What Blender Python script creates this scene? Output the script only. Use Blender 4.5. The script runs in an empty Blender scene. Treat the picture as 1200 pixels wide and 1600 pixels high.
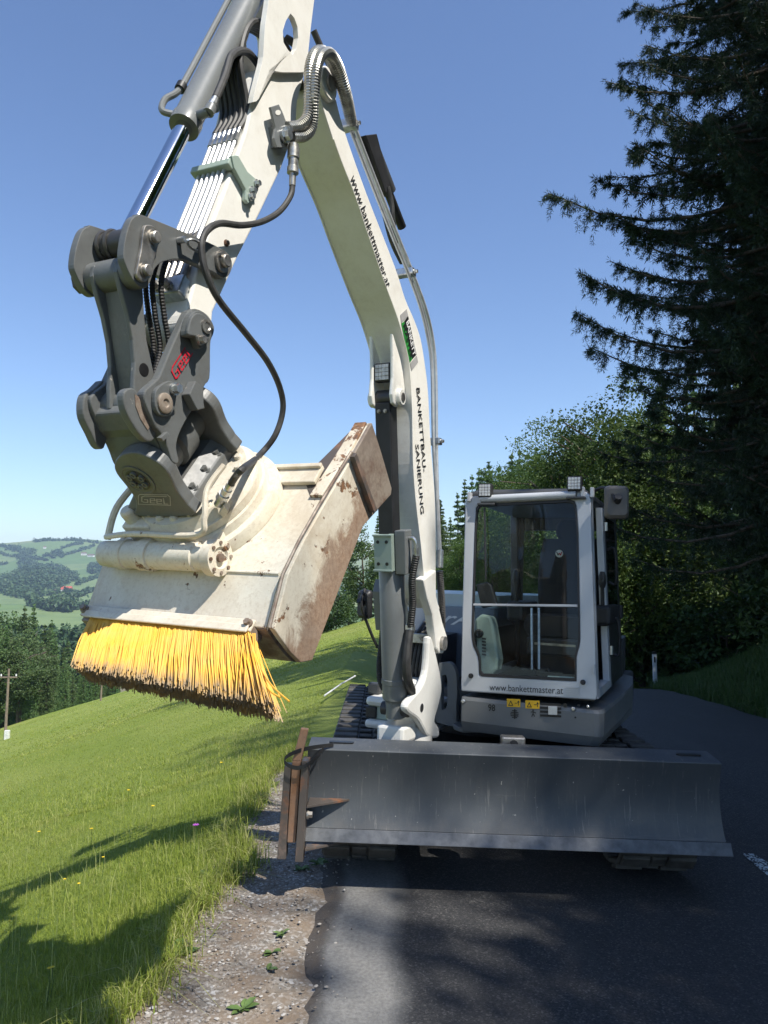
import bpy, bmesh, math, random
import numpy as np
from mathutils import Vector, Matrix
random.seed(7); RNG = np.random.default_rng(11)
scene = bpy.context.scene
COL = scene.collection
R = math.radians

# ------------------------------------------------------------------ camera
FPX, PITCH, CAMH = 1150.0, math.atan(100/1150), 1.75
cam = bpy.data.cameras.new('camera'); camo = bpy.data.objects.new('camera', cam); COL.objects.link(camo)
camo.location = (0, 0, CAMH); camo.rotation_euler = (R(90)+PITCH, 0, 0)
cam.sensor_fit = 'HORIZONTAL'; cam.sensor_width = 36; cam.lens = 36*FPX/1200
cam.clip_start = 0.05; cam.clip_end = 30000
scene.camera = camo
# ------------------------------------------------------------------ sky and sun
SUN = Vector((0.42, -0.42, 0.81)).normalized()
world = bpy.data.worlds.new('World'); scene.world = world; world.use_nodes = True
wn = world.node_tree.nodes; wl = world.node_tree.links
for n in list(wn): wn.remove(n)
sky = wn.new('ShaderNodeTexSky'); sky.sky_type = 'NISHITA'; sky.sun_disc = False
sky.sun_elevation = math.asin(SUN.z); sky.sun_rotation = math.atan2(SUN.x, SUN.y)
sky.altitude = 600; sky.air_density = 1.15; sky.dust_density = 0.35; sky.ozone_density = 4.0
bg = wn.new('ShaderNodeBackground'); bg.inputs['Strength'].default_value = 0.125
wo = wn.new('ShaderNodeOutputWorld')
hsv = wn.new('ShaderNodeHueSaturation'); hsv.inputs['Saturation'].default_value = 1.04; hsv.inputs['Hue'].default_value = .506
wl.new(sky.outputs[0], hsv.inputs['Color']); wl.new(hsv.outputs[0], bg.inputs['Color']); wl.new(bg.outputs[0], wo.inputs['Surface'])
sl = bpy.data.lights.new('sun', 'SUN'); sl.energy = 4.8; sl.angle = R(0.53); sl.color = (1.0, 0.95, 0.87)
so = bpy.data.objects.new('sun', sl); COL.objects.link(so); so.location = (30, -30, 60)
so.rotation_euler = SUN.to_track_quat('Z', 'Y').to_euler()
scene.view_settings.view_transform = 'Standard'; scene.view_settings.look = 'None'
scene.view_settings.exposure = 0.56; scene.view_settings.gamma = 1.0
scene.view_settings.use_curve_mapping = False
scene.render.engine = 'CYCLES'
scene.cycles.use_denoising = True; scene.cycles.use_adaptive_sampling = True; scene.cycles.adaptive_threshold = .02
scene.cycles.max_bounces = 6; scene.cycles.diffuse_bounces = 3; scene.cycles.glossy_bounces = 3
scene.cycles.transparent_max_bounces = 12; scene.cycles.transmission_bounces = 4; scene.cycles.volume_bounces = 0
scene.cycles.caustics_reflective = False; scene.cycles.caustics_refractive = False
scene.cycles.sample_clamp_indirect = 6

# ------------------------------------------------------------------ camera rays (to measure the photograph on real planes)
_c, _s = math.cos(PITCH), math.sin(PITCH)
EYE = Vector((0, 0, CAMH))
def ray(px, py):
    a, b = (px-600)/FPX, (800-py)/FPX
    return Vector((a, _c-_s*b, _s+_c*b))
def at(px, py, Y):
    r = ray(px, py); return EYE + r*(Y/r.y)
def hit(px, py, P, N):
    r = ray(px, py); return EYE + r*((Vector(P)-EYE).dot(N)/r.dot(N))
class Frame:
    def __init__(s, loc, X, Y, Z):
        s.o = Vector(loc); s.x = Vector(X).normalized(); s.y = Vector(Y).normalized(); s.z = Vector(Z).normalized()
    def w(s, x, y, z): return s.o + s.x*x + s.y*y + s.z*z
    def l(s, p):
        d = Vector(p)-s.o; return Vector((d.dot(s.x), d.dot(s.y), d.dot(s.z)))
    def tr(s, ax, val, px, py):
        N = (s.x, s.y, s.z)[ax]; return hit(px, py, s.o+N*val, N)
    def trl(s, ax, val, px, py): return s.l(s.tr(ax, val, px, py))
ROLL = R(2.0)
def mframe(loc, yaw):
    Ry = Matrix.Rotation(ROLL, 3, 'Y'); Rz = Matrix.Rotation(-yaw, 3, 'Z'); m = Ry @ Rz
    return Frame(loc, m.col[0], m.col[1], m.col[2])

# ------------------------------------------------------------------ materials
MATS = {}
class NT:
    def __init__(s, name):
        s.m = bpy.data.materials.new(name); s.m.use_nodes = True
        s.t = s.m.node_tree; s.n = s.t.nodes; s.l = s.t.links
        s.b = s.n['Principled BSDF']; s.out = s.n['Material Output']
        s._co = None
    def new(s, t, **k):
        n = s.n.new(t)
        for a, v in k.items(): setattr(n, a, v)
        return n
    def co(s):
        if s._co is None:
            s._co = s.new('ShaderNodeNewGeometry').outputs['Position']
        return s._co
    def oco(s): return s.new('ShaderNodeTexCoord').outputs['Object']
    def noise(s, scale, detail=4, rough=.55, co=None, dist=0, stretch=None):
        c = co or s.co()
        if stretch:
            mp = s.new('ShaderNodeMapping'); mp.inputs['Scale'].default_value = stretch
            s.l.new(c, mp.inputs['Vector']); c = mp.outputs[0]
        n = s.new('ShaderNodeTexNoise'); n.inputs['Scale'].default_value = scale; n.inputs['Detail'].default_value = detail
        n.inputs['Roughness'].default_value = rough; n.inputs['Distortion'].default_value = dist
        s.l.new(c, n.inputs['Vector']); return n.outputs['Fac']
    def voro(s, scale, feature='F1', out='Distance', co=None):
        n = s.new('ShaderNodeTexVoronoi'); n.feature = feature; n.inputs['Scale'].default_value = scale
        s.l.new(co or s.co(), n.inputs['Vector']); return n.outputs[out]
    def ramp(s, fac, stops, interp='LINEAR'):
        r = s.new('ShaderNodeValToRGB'); cr = r.color_ramp; cr.interpolation = interp
        while len(cr.elements) < len(stops): cr.elements.new(0.5)
        for e, (p, c) in zip(cr.elements, stops):
            e.position = p; e.color = (c if len(c) == 4 else (*c, 1)) if hasattr(c, '__len__') else (c, c, c, 1)
        s.l.new(fac, r.inputs[0]); return r.outputs[0]
    def mix(s, fac, a, b, mode='MIX'):
        n = s.new('ShaderNodeMix', data_type='RGBA', blend_type=mode)
        for sock, v in ((n.inputs[0], fac), (n.inputs[6], a), (n.inputs[7], b)):
            if hasattr(v, 'is_linked') or isinstance(v, bpy.types.NodeSocket): s.l.new(v, sock)
            elif isinstance(v, (int, float)): sock.default_value = v if sock.type == 'VALUE' else (v, v, v, 1)
            else: sock.default_value = (*v, 1)
        return n.outputs[2]
    def math(s, op, a, b=0.0):
        n = s.new('ShaderNodeMath', operation=op)
        for sock, v in ((n.inputs[0], a), (n.inputs[1], b)):
            if isinstance(v, bpy.types.NodeSocket): s.l.new(v, sock)
            else: sock.default_value = v
        return n.outputs[0]
    def set(s, k, v):
        i = s.b.inputs[k]
        if isinstance(v, bpy.types.NodeSocket): s.l.new(v, i)
        elif isinstance(v, (int, float)): i.default_value = v
        else: i.default_value = (*v, 1)
    def bump(s, h, strength=.3, dist=.01):
        b = s.new('ShaderNodeBump'); b.inputs['Strength'].default_value = strength; b.inputs['Distance'].default_value = dist
        s.l.new(h, b.inputs['Height']); s.l.new(b.outputs[0], s.b.inputs['Normal'])

def paint(name, col, rough=.4, grime=.35, grimecol=(.10, .085, .06), scale=9, chips=0.0, chipcol=(.16, .08, .04), metal=0, coat=.0, bump=.02, dust=None):
    t = NT(name)
    n1 = t.noise(scale, 6, .65); n2 = t.noise(scale*6, 5, .7)
    f = t.math('MULTIPLY', t.ramp(n1, [(.42, 0), (.75, 1)]), t.ramp(n2, [(.35, .2), (.7, 1)]))
    c = t.mix(t.math('MULTIPLY', f, grime), col, grimecol)
    v = t.noise(2.3, 3); c = t.mix(t.ramp(v, [(.3, 0), (.7, .12)]), c, tuple(x*.7 for x in col))
    if dust: 
        d = t.noise(4.5, 7, .7); c = t.mix(t.ramp(d, [(.5, 0), (.72, dust[0])]), c, dust[1])
    rr = t.math('ADD', t.math('MULTIPLY', n2, .25), rough-.1)
    if chips:
        k = t.noise(scale*2.2, 8, .72, dist=.4); fk = t.ramp(k, [(chips, 0), (chips+.015, 1)])
        c = t.mix(fk, c, chipcol); rr = t.math('ADD', rr, t.math('MULTIPLY', fk, .35))
    t.set('Base Color', c); t.set('Roughness', rr); t.set('Metallic', metal)
    t.set('Coat Weight', coat); t.set('Coat Roughness', .15)
    if bump: t.bump(n2, .25, bump*.1)
    MATS[name] = t.m; return t.m

def simple(name, col, rough=.5, metal=0, var=.25, scale=12, bump=0):
    t = NT(name); n = t.noise(scale, 5, .6)
    t.set('Base Color', t.mix(t.ramp(n, [(.3, 0), (.7, 1)]), tuple(x*(1-var) for x in col), tuple(min(1, x*(1+var)) for x in col)))
    t.set('Roughness', t.math('ADD', t.math('MULTIPLY', n, .2), rough-.1)); t.set('Metallic', metal)
    if bump: t.bump(t.noise(scale*8, 4), .4, bump)
    MATS[name] = t.m; return t.m

paint('white_paint', (.86, .84, .77), .40, .30, (.32, .26, .18), 7, chips=.73, chipcol=(.20, .13, .08), coat=.08, dust=(.28, (.60, .54, .44)))
paint('white_clean', (.74, .73, .68), .38, .25, (.25, .22, .17), 6, coat=.1)
paint('grey_paint', (.128, .135, .133), .42, .75, (.035, .032, .028), 9, chips=.665, chipcol=(.30, .28, .25), dust=(.35, (.25, .235, .205)))
paint('greased_steel', (.05, .048, .045), .35, .7, (.02, .017, .014), 18, chips=.68, chipcol=(.25, .21, .17))
paint('cylinder_grey', (.17, .18, .178), .36, .3, (.07, .065, .06), 10, coat=.1)
paint('blade_grey', (.085, .094, .102), .48, .45, (.07, .07, .065), 5, chips=.715, chipcol=(.30, .27, .22), dust=(.3, (.20, .18, .15)))
paint('cab_silver', (.48, .50, .52), .38, .2, (.3, .3, .27), 5, metal=.1, coat=.2)
paint('body_grey', (.16, .168, .17), .42, .35, (.08, .08, .07), 6, coat=.05)
paint('body_dark', (.05, .053, .056), .5, .3, (.09, .08, .07), 8)
paint('pale_green', (.34, .42, .36), .45, .3, (.15, .14, .1), 9)
paint('body_pale', (.50, .56, .54), .4, .25, (.25, .25, .2), 6)
paint('body_blue', (.22, .26, .32), .4, .25, (.12, .12, .12), 6)
simple('black_plastic', (.018, .018, .019), .5, var=.3, bump=.0006)
simple('rubber', (.022, .021, .02), .62, var=.35, bump=.001)
simple('hose', (.035, .034, .032), .55, var=.4, scale=30, bump=.0006)
simple('dusty_rubber', (.075, .07, .062), .8, var=.45, scale=8, bump=.003)
simple('zinc', (.55, .56, .55), .32, .9, var=.25, scale=40)
simple('worn_steel', (.35, .33, .30), .42, .85, var=.4, scale=25, bump=.0006)
simple('chrome', (.72, .74, .77), .07, 1.0, var=.05, scale=3)
simple('silver_pipe', (.58, .59, .59), .42, .45, var=.15, scale=20)
simple('armour_hose', (.40, .39, .36), .38, .75, var=.35, scale=30)
simple('seat_fabric', (.014, .014, .016), .85, var=.3, scale=60, bump=.0008)
simple('decal_black', (.012, .012, .013), .45, var=.2)
simple('decal_green', (.03, .26, .045), .45, var=.15)
simple('decal_white', (.78, .78, .76), .45, var=.05)
simple('decal_grey', (.38, .37, .36), .45, var=.1)
simple('decal_red', (.55, .012, .03), .45, var=.1)
simple('decal_yellow', (.80, .46, .015), .45, var=.1)
simple('door_dark', (.03, .032, .036), .35, var=.2)

def rusty(name, base, rust, lo, hi, stretch=None):
    t = NT(name)
    n = t.noise(7, 9, .72, stretch=stretch); n2 = t.noise(40, 5, .7); n3 = t.noise(3, 4)
    rc = t.mix(t.ramp(n2, [(.3, 0), (.7, 1)]), rust, tuple(x*.45 for x in rust))
    rc = t.mix(t.ramp(n3, [(.4, 0), (.65, .7)]), rc, (.24, .20, .17))
    f = t.ramp(n, [(lo, 0), (hi, 1)])
    t.set('Base Color', t.mix(f, base, rc)); t.set('Roughness', t.math('ADD', .45, t.math('MULTIPLY', f, .3)))
    t.set('Metallic', .15); t.bump(n2, .3, .003); MATS[name] = t.m
t = NT('blade_grey')                                        # sprayed steel scraped by gravel, mud dried on it
sp = t.new('ShaderNodeSeparateXYZ'); t.l.new(t.co(), sp.inputs[0])
n1 = t.noise(3, 6, .65); n2 = t.noise(50, 6, .7); st = t.noise(16, 7, .75, stretch=(1, .4, .10)); fs = t.noise(70, 4, .7, stretch=(1, .3, .05)); hs_ = t.noise(14, 7, .75, stretch=(.10, .4, 1))
c = t.mix(t.ramp(n1, [(.35, 0), (.7, .6)]), (.085, .094, .102), (.066, .074, .082))
c = t.mix(t.ramp(st, [(.54, 0), (.74, .4)]), c, (.15, .15, .142))
c = t.mix(t.ramp(fs, [(.60, 0), (.68, .5)]), c, (.22, .215, .20))
c = t.mix(t.ramp(hs_, [(.62, 0), (.70, .4)]), c, (.16, .16, .155))
low = t.ramp(t.math('ADD', sp.outputs[2], t.math('MULTIPLY', t.math('SUBTRACT', n1, .5), .35)), [(.26, 1), (.50, 0)])
c = t.mix(t.math('MULTIPLY', low, t.ramp(t.noise(9, 7, .72), [(.40, .05), (.66, .5)])), c, (.17, .15, .125))
c = t.mix(t.ramp(t.noise(42, 3, .5), [(.73, 0), (.75, .9)]), c, (.42, .40, .36))
c = t.mix(t.ramp(t.noise(13, 8, .75), [(.70, 0), (.715, .9)]), c, (.20, .10, .055))
t.set('Base Color', c); t.set('Roughness', t.math('ADD', .36, t.math('MULTIPLY', n2, .3))); t.set('Metallic', .2); t.bump(t.math('ADD', n2, st), .2, .003); MATS['blade_grey'] = t.m
simple('scraped_edge', (.125, .13, .135), .40, .35, var=.3, scale=18, bump=.0008)
rusty('rust', (.30, .17, .10), (.33, .16, .075), .35, .6)
rusty('rusty_bar', (.10, .085, .075), (.30, .13, .06), .5, .62)
rusty('bare_rust_steel', (.30, .25, .20), (.16, .085, .05), .42, .6)

def glass(name, tint, refl=1.45, dirt=.02):
    t = NT(name); t.n.remove(t.b)
    tr = t.new('ShaderNodeBsdfTransparent'); tr.inputs[0].default_value = (*tint, 1)
    gl = t.new('ShaderNodeBsdfGlossy'); gl.inputs['Roughness'].default_value = .015; gl.inputs[0].default_value = (.95, .97, 1, 1)
    fr = t.new('ShaderNodeFresnel'); fr.inputs[0].default_value = refl
    bf = t.new('ShaderNodeNewGeometry').outputs['Backfacing']
    m = t.new('ShaderNodeMixShader'); t.l.new(t.math('MULTIPLY', fr.outputs[0], t.math('SUBTRACT', 1.0, bf)), m.inputs[0]); t.l.new(tr.outputs[0], m.inputs[1]); t.l.new(gl.outputs[0], m.inputs[2])
    di = t.new('ShaderNodeBsdfDiffuse'); di.inputs[0].default_value = (.5, .48, .42, 1)
    m2 = t.new('ShaderNodeMixShader')
    t.l.new(t.math('MULTIPLY', t.ramp(t.noise(5, 6, .7), [(.45, .2), (.75, 1)]), dirt), m2.inputs[0])
    t.l.new(m.outputs[0], m2.inputs[1]); t.l.new(di.outputs[0], m2.inputs[2]); t.l.new(m2.outputs[0], t.out.inputs[0])
    MATS[name] = t.m
glass('glass', (.93, .955, .945), 1.38, .02)
glass('side_glass', (.95, .965, .96), 1.2, .012)
glass('dark_glass', (.22, .24, .25), 1.3, .01)

# ------------------------------------------------------------------ mesh building
class MB:
    """collects one mesh in world coordinates"""
    def __init__(s): s.v = []; s.f = []; s.sm = []
    def add(s, verts, faces, smooth=False):
        o = len(s.v); s.v += [tuple(p) for p in verts]
        for f in faces: s.f.append(tuple(i+o for i in f)); s.sm.append(smooth)
        return s
    def prism(s, pts, vec):
        n = len(pts); vec = Vector(vec); a = [Vector(p) for p in pts]; b = [p+vec for p in a]
        F = [tuple(range(n)), tuple(range(2*n-1, n-1, -1))]
        F += [(i, i+n, (i+1) % n+n, (i+1) % n) for i in range(n)]
        return s.add(a+b, F)
    def loft(s, loops, cap=True, smooth=False, closed=True):
        n = len(loops[0]); V = [p for l in loops for p in l]; F = []
        for k in range(len(loops)-1):
            for i in range(n if closed else n-1):
                j = (i+1) % n; F.append((k*n+i, k*n+j, (k+1)*n+j, (k+1)*n+i))
        s.add(V, F, smooth)
        if cap and closed:
            s.add(loops[0], [tuple(range(n-1, -1, -1))]); s.add(loops[-1], [tuple(range(n))])
        return s
    def box(s, fr, x0, x1, y0, y1, z0, z1):
        c = [fr.w(x, y, z) for z in (z0, z1) for x, y in ((x0, y0), (x1, y0), (x1, y1), (x0, y1))]
        return s.add(c, [(3, 2, 1, 0), (4, 5, 6, 7), (0, 1, 5, 4), (1, 2, 6, 5), (2, 3, 7, 6), (3, 0, 4, 7)])
    def hexa(s, c):
        return s.add(c, [(3, 2, 1, 0), (4, 5, 6, 7), (0, 1, 5, 4), (1, 2, 6, 5), (2, 3, 7, 6), (3, 0, 4, 7)])
    def cyl(s, p0, p1, r0, r1=None, n=20, cap=True, smooth=True):
        p0, p1 = Vector(p0), Vector(p1); r1 = r0 if r1 is None else r1
        d = (p1-p0).normalized(); a = d.orthogonal().normalized(); b = d.cross(a)
        L = [[p+(a*math.cos(2*math.pi*i/n)+b*math.sin(2*math.pi*i/n))*r for i in range(n)] for p, r in ((p0, r0), (p1, r1))]
        return s.loft(L, cap, smooth)
    def lathe(s, p0, d, prof, n=28, smooth=True):
        p0, d = Vector(p0), Vector(d).normalized(); a = d.orthogonal().normalized(); b = d.cross(a)
        L = [[p0+d*h+(a*math.cos(2*math.pi*i/n)+b*math.sin(2*math.pi*i/n))*max(r, 1e-4) for i in range(n)] for h, r in prof]
        return s.loft(L, True, smooth)
    def tube(s, pts, r, n=10, smooth=True, cap=True):
        pts = [Vector(p) for p in pts]; L = []; a = None
        for i, p in enumerate(pts):
            d = (pts[min(i+1, len(pts)-1)]-pts[max(i-1, 0)]).normalized()
            if a is None: a = d.orthogonal().normalized()
            a = (a-d*a.dot(d)).normalized(); b = d.cross(a)
            rr = r(i/(len(pts)-1)) if callable(r) else r
            L.append([p+(a*math.cos(2*math.pi*k/n)+b*math.sin(2*math.pi*k/n))*rr for k in range(n)])
        return s.loft(L, cap, smooth)
    def islands(s):
        par = list(range(len(s.v)))
        def fd(i):
            while par[i] != i: par[i] = par[par[i]]; i = par[i]
            return i
        for f in s.f:
            for j in f[1:]: par[fd(j)] = fd(f[0])
        g = {}
        for k, f in enumerate(s.f): g.setdefault(fd(f[0]), []).append(k)
        bb = []
        for fs in g.values():
            P = np.array([s.v[i] for k in fs for i in s.f[k]]); bb.append([P.min(0)-.002, P.max(0)+.002, fs])
        again = True
        while again:                                       # pieces that touch stay one piece
            again = False
            for a in range(len(bb)):
                for b in range(len(bb)-1, a, -1):
                    if (bb[a][0] <= bb[b][1]).all() and (bb[b][0] <= bb[a][1]).all():
                        bb[a] = [np.minimum(bb[a][0], bb[b][0]), np.maximum(bb[a][1], bb[b][1]), bb[a][2]+bb[b][2]]; del bb[b]; again = True
        out = []
        for _, _, fs in bb:
            m = MB(); ids = sorted({i for k in fs for i in s.f[k]}); mp = {i: n for n, i in enumerate(ids)}
            m.v = [s.v[i] for i in ids]; m.f = [tuple(mp[i] for i in s.f[k]) for k in fs]; m.sm = [s.sm[k] for k in fs]; out.append(m)
        return out
    def build(s, name, mat, parent=None, bevel=0, root=None, seg=2, sharp=35):
        if name in SPLIT:
            L = s.islands()
            if len(L) > 1: return [m._build(name, mat, parent, bevel, root, seg, sharp) for m in L][0]
        return s._build(name, mat, parent, bevel, root, seg, sharp)
    def _build(s, name, mat, parent=None, bevel=0, root=None, seg=2, sharp=35):
        me = bpy.data.meshes.new(name); rt = root if root is not None else ROOT[0]
        me.from_pydata([(p[0]-rt[0], p[1]-rt[1], p[2]-rt[2]) for p in s.v], [], s.f)
        bm = bmesh.new(); bm.from_mesh(me); bmesh.ops.recalc_face_normals(bm, faces=bm.faces); bm.to_mesh(me); bm.free()
        me.polygons.foreach_set('use_smooth', s.sm if len(s.sm) == len(me.polygons) else [False]*len(me.polygons))
        if any(s.sm): me.set_sharp_from_angle(angle=R(sharp))
        me.materials.append(MATS[mat] if isinstance(mat, str) else mat)
        o = bpy.data.objects.new(name, me); COL.objects.link(o)
        if parent is not None: o.parent = parent
        else: o.location = rt
        if bevel:
            b = o.modifiers.new('bevel', 'BEVEL'); b.width = bevel; b.segments = seg; b.limit_method = 'ANGLE'; b.angle_limit = R(40); b.harden_normals = False
        return o
ROOT = [(0, 0, 0)]
SPLIT = {'bolt', 'link_tube', 'link_bush', 'gusset', 'hinge', 'tip_boss', 'ear_boss', 'blade_rib', 'travel_lever', 'pedal', 'cover_bolt', 'cap_bolt', 'ring_bolt', 'pin_head', 'plug', 'fitting', 'vent_slot', 'rear_frame', 'wiper', 'motor', 'seal_ring', 'weld_edge', 'louvre', 'rod_guard', 'pin', 'pipe_nut'}
def tag(o, label=None, cat=None, group=None, kind=None):
    for k, v in (('label', label), ('category', cat), ('group', group), ('kind', kind)):
        if v: o[k] = v
    return o
def empty(name, loc, label=None, cat=None, group=None):
    e = bpy.data.objects.new(name, None); COL.objects.link(e); e.location = loc; e.empty_display_size = .3
    return tag(e, label, cat, group)
def copy_tree(o, parent=None):
    c = o.copy(); COL.objects.link(c); c.parent = parent
    for ch in o.children: copy_tree(ch, c)
    return c
def spline(pts, k=6, closed=False):
    P = [Vector(p) for p in pts]; n = len(P); out = []
    for i in range(n if closed else n-1):
        g = (lambda j: P[j % n]) if closed else (lambda j: P[max(0, min(n-1, j))])
        a, b, c, d = g(i-1), g(i), g(i+1), g(i+2)
        for j in range(k):
            t = j/k
            out.append(.5*((2*b)+(c-a)*t+(2*a-5*b+4*c-d)*t*t+(3*b-a-3*c+d)*t**3))
    if not closed: out.append(P[-1])
    return out
def resample(pts, n, closed=True):
    P = [Vector(p) for p in pts]; Q = P+[P[0]] if closed else P
    L = [0]
    for a, b in zip(Q, Q[1:]): L.append(L[-1]+(b-a).length)
    out = []; m = n if closed else n-1
    for i in range(n):
        t = L[-1]*i/m; j = 0
        while j < len(L)-2 and L[j+1] < t: j += 1
        u = (t-L[j])/max(1e-9, L[j+1]-L[j]); out.append(Q[j].lerp(Q[j+1], u))
    return out
def big_mesh(name, verts, quads, mat, smooth=False, attr=None):
    """numpy arrays -> mesh; quads (n,4) or (n,3)"""
    me = bpy.data.meshes.new(name); nv, nf, k = len(verts), len(quads), quads.shape[1]
    me.vertices.add(nv); me.vertices.foreach_set('co', np.ascontiguousarray(verts, np.float32).ravel())
    me.loops.add(nf*k); me.loops.foreach_set('vertex_index', np.ascontiguousarray(quads, np.int32).ravel())
    me.polygons.add(nf); me.polygons.foreach_set('loop_start', np.arange(0, nf*k, k, dtype=np.int32))
    me.polygons.foreach_set('use_smooth', np.full(nf, smooth))
    me.update(calc_edges=True)
    if attr is not None:
        for nm, vals in attr.items():
            a = me.attributes.new(nm, 'FLOAT', 'POINT'); a.data.foreach_set('value', np.ascontiguousarray(vals, np.float32))
    me.materials.append(MATS[mat] if isinstance(mat, str) else mat)
    return me
def obj(name, me, parent=None, loc=None):
    o = bpy.data.objects.new(name, me); COL.objects.link(o)
    if parent is not None: o.parent = parent
    if loc is not None: o.location = loc
    return o
_text_cache = {}
def text_mesh(body, shear=0, bold=0.0):
    cu = bpy.data.curves.new('lettering', 'FONT'); cu.body = body; cu.shear = shear; cu.offset = bold; cu.resolution_u = 3
    o = bpy.data.objects.new('lettering', cu); COL.objects.link(o)
    dg = bpy.context.evaluated_depsgraph_get(); dg.update()
    me = bpy.data.meshes.new_from_object(o.evaluated_get(dg))
    V = np.array([v.co[:2] for v in me.vertices]); F = [tuple(p.vertices) for p in me.polygons]
    bpy.data.objects.remove(o); bpy.data.curves.remove(cu); bpy.data.meshes.remove(me)
    V -= V.min(0); V /= V.max(0); return V, F
def quad_map(V, BL, BR, TR, TL, lift):
    BL, BR, TR, TL = map(Vector, (BL, BR, TR, TL))
    nn = (BR-BL).cross(TL-BL).normalized()*.0003
    return [BL*(1-p[0])*(1-p[1])+BR*p[0]*(1-p[1])+TR*p[0]*p[1]+TL*(1-p[0])*p[1]+lift+(nn*p[2] if len(p) > 2 else nn*0) for p in V]
def lettering(name, body, quad, lift, mat, parent, shear=0, bold=0.0):
    V, F = text_mesh(body, shear, bold); mb = MB(); mb.add(quad_map(V, *quad, Vector(lift)), F)
    return mb.build(name, mat, parent)
def stroke_faces(paths, th, asp=1.0):
    V = []; F = []
    for path in paths:
        for (x0, y0), (x1, y1) in zip(path, path[1:]):
            dx, dy = (x1-x0)*asp, y1-y0; L = math.hypot(dx, dy) or 1; nx, ny = -dy/L*th/2, dx/L*th/2; ex, ey = dx/L*th/2, dy/L*th/2
            o = len(V)
            k = len(F)
            V += [((x0*asp-ex+nx)/asp, y0-ey+ny, k), ((x0*asp-ex-nx)/asp, y0-ey-ny, k), ((x1*asp+ex-nx)/asp, y1+ey-ny, k), ((x1*asp+ex+nx)/asp, y1+ey+ny, k)]
            F.append((o, o+1, o+2, o+3))
    return V, F
# ================================================================== ground, road, hills
def cshift(y):
    y = np.asarray(y, float); a = np.clip(y-7, 0, 17); b = np.clip(y-24, 0, 10); return .011*a*a+.374*b+.13*b*b+2.974*np.clip(y-34, 0, None)
def rz(y):
    y = np.asarray(y, float); a = np.clip(y-6, 0, 18)
    return -.0055*a*a - np.where(y > 24, .198*15*(1-np.exp(-np.clip(y-24, 0, None)/15)), 0)
def roadz(x, y): return rz(y) - .035*np.clip(np.asarray(x, float)-cshift(y), -1.2, 5.6)
def vnoise(x, y, s, seed=0):
    x = np.asarray(x, float)/s+seed*17.3; y = np.asarray(y, float)/s-seed*9.7
    xi, yi = np.floor(x), np.floor(y); fx, fy = x-xi, y-yi
    fx = fx*fx*(3-2*fx); fy = fy*fy*(3-2*fy)
    h = lambda a, b: np.modf(np.abs(np.sin(a*127.1+b*311.7+seed)*43758.5453))[0]
    return (h(xi, yi)*(1-fx)+h(xi+1, yi)*fx)*(1-fy)+(h(xi, yi+1)*(1-fx)+h(xi+1, yi+1)*fx)*fy-.5
X0 = -.95
def meadowz(x, y):
    x = np.asarray(x, float); y = np.asarray(y, float)
    z = .10 - .03*np.clip(y, -20, 200) + .30*(x-X0)
    z = z + .10*vnoise(x, y, 5, 1)*np.clip((X0-x)/3, 0, 1) + .5*vnoise(x, y, 19, 2)*np.clip((X0-x-4)/14, 0, 1) + .05*vnoise(x, y, 1.3, 3)*np.clip((X0-x)/.5, 0, 1)
    k = np.clip(y-61+.35*np.clip(x+6, -40, 0), 0, None)
    return z - np.where(k < 30, .0045*k*k, .0045*900+.27*(k-30))
def groundz(x, y):
    x = np.asarray(x, float); y = np.asarray(y, float)
    c = cshift(y); xl = c-.25; xr = c+5.35
    zm = meadowz(np.minimum(x, X0), y)
    t = np.clip((x-X0)/np.maximum(xl-X0, .1), 0, 1); t = t*t*(3-2*t)
    z = zm*(1-t)+(roadz(xl, y))*t
    z = np.where(x > xl, roadz(x, y)-.05, z)
    d = np.clip(x-xr-.2, 0, None)
    b = np.where(d < 3.2, 1.25*(d/3.2)**1.5, 1.25+.13*(d-3.2)) + .12*vnoise(x, y, 2.2, 5)*np.clip(d, 0, 1)
    return np.where(x > xr+.2, roadz(xr, y)-.02+b, z)

def grid(name, xs, ys, zf, mat, kind='structure', dz=0):
    Xg, Yg = np.meshgrid(xs, ys); Z = zf(Xg, Yg)+dz
    V = np.stack([Xg.ravel(), Yg.ravel(), Z.ravel()], 1); nx, ny = len(xs), len(ys)
    i = (np.arange(ny-1)[:, None]*nx+np.arange(nx-1)[None]).ravel()
    o = obj(name, big_mesh(name, V, np.stack([i, i+1, i+nx+1, i+nx], 1), mat, True)); o['kind'] = kind; return o

# ---- meadow material
t = NT('meadow_ground')
n1 = t.noise(.35, 5, .6); n2 = t.noise(6, 6, .7); n3 = t.noise(.08, 3)
c = t.mix(t.ramp(n1, [(.35, 0), (.65, 1)]), (.20, .26, .042), (.28, .33, .075))
c = t.mix(t.ramp(n2, [(.35, 0), (.7, .75)]), c, (.155, .22, .036))
c = t.mix(t.ramp(n3, [(.4, 0), (.6, .45)]), c, (.33, .345, .105))
t.set('Base Color', c); t.set('Roughness', .9); t.set('Specular IOR Level', .15); t.bump(t.noise(18, 6, .75), .9, .06); MATS['meadow_ground'] = t.m
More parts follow.
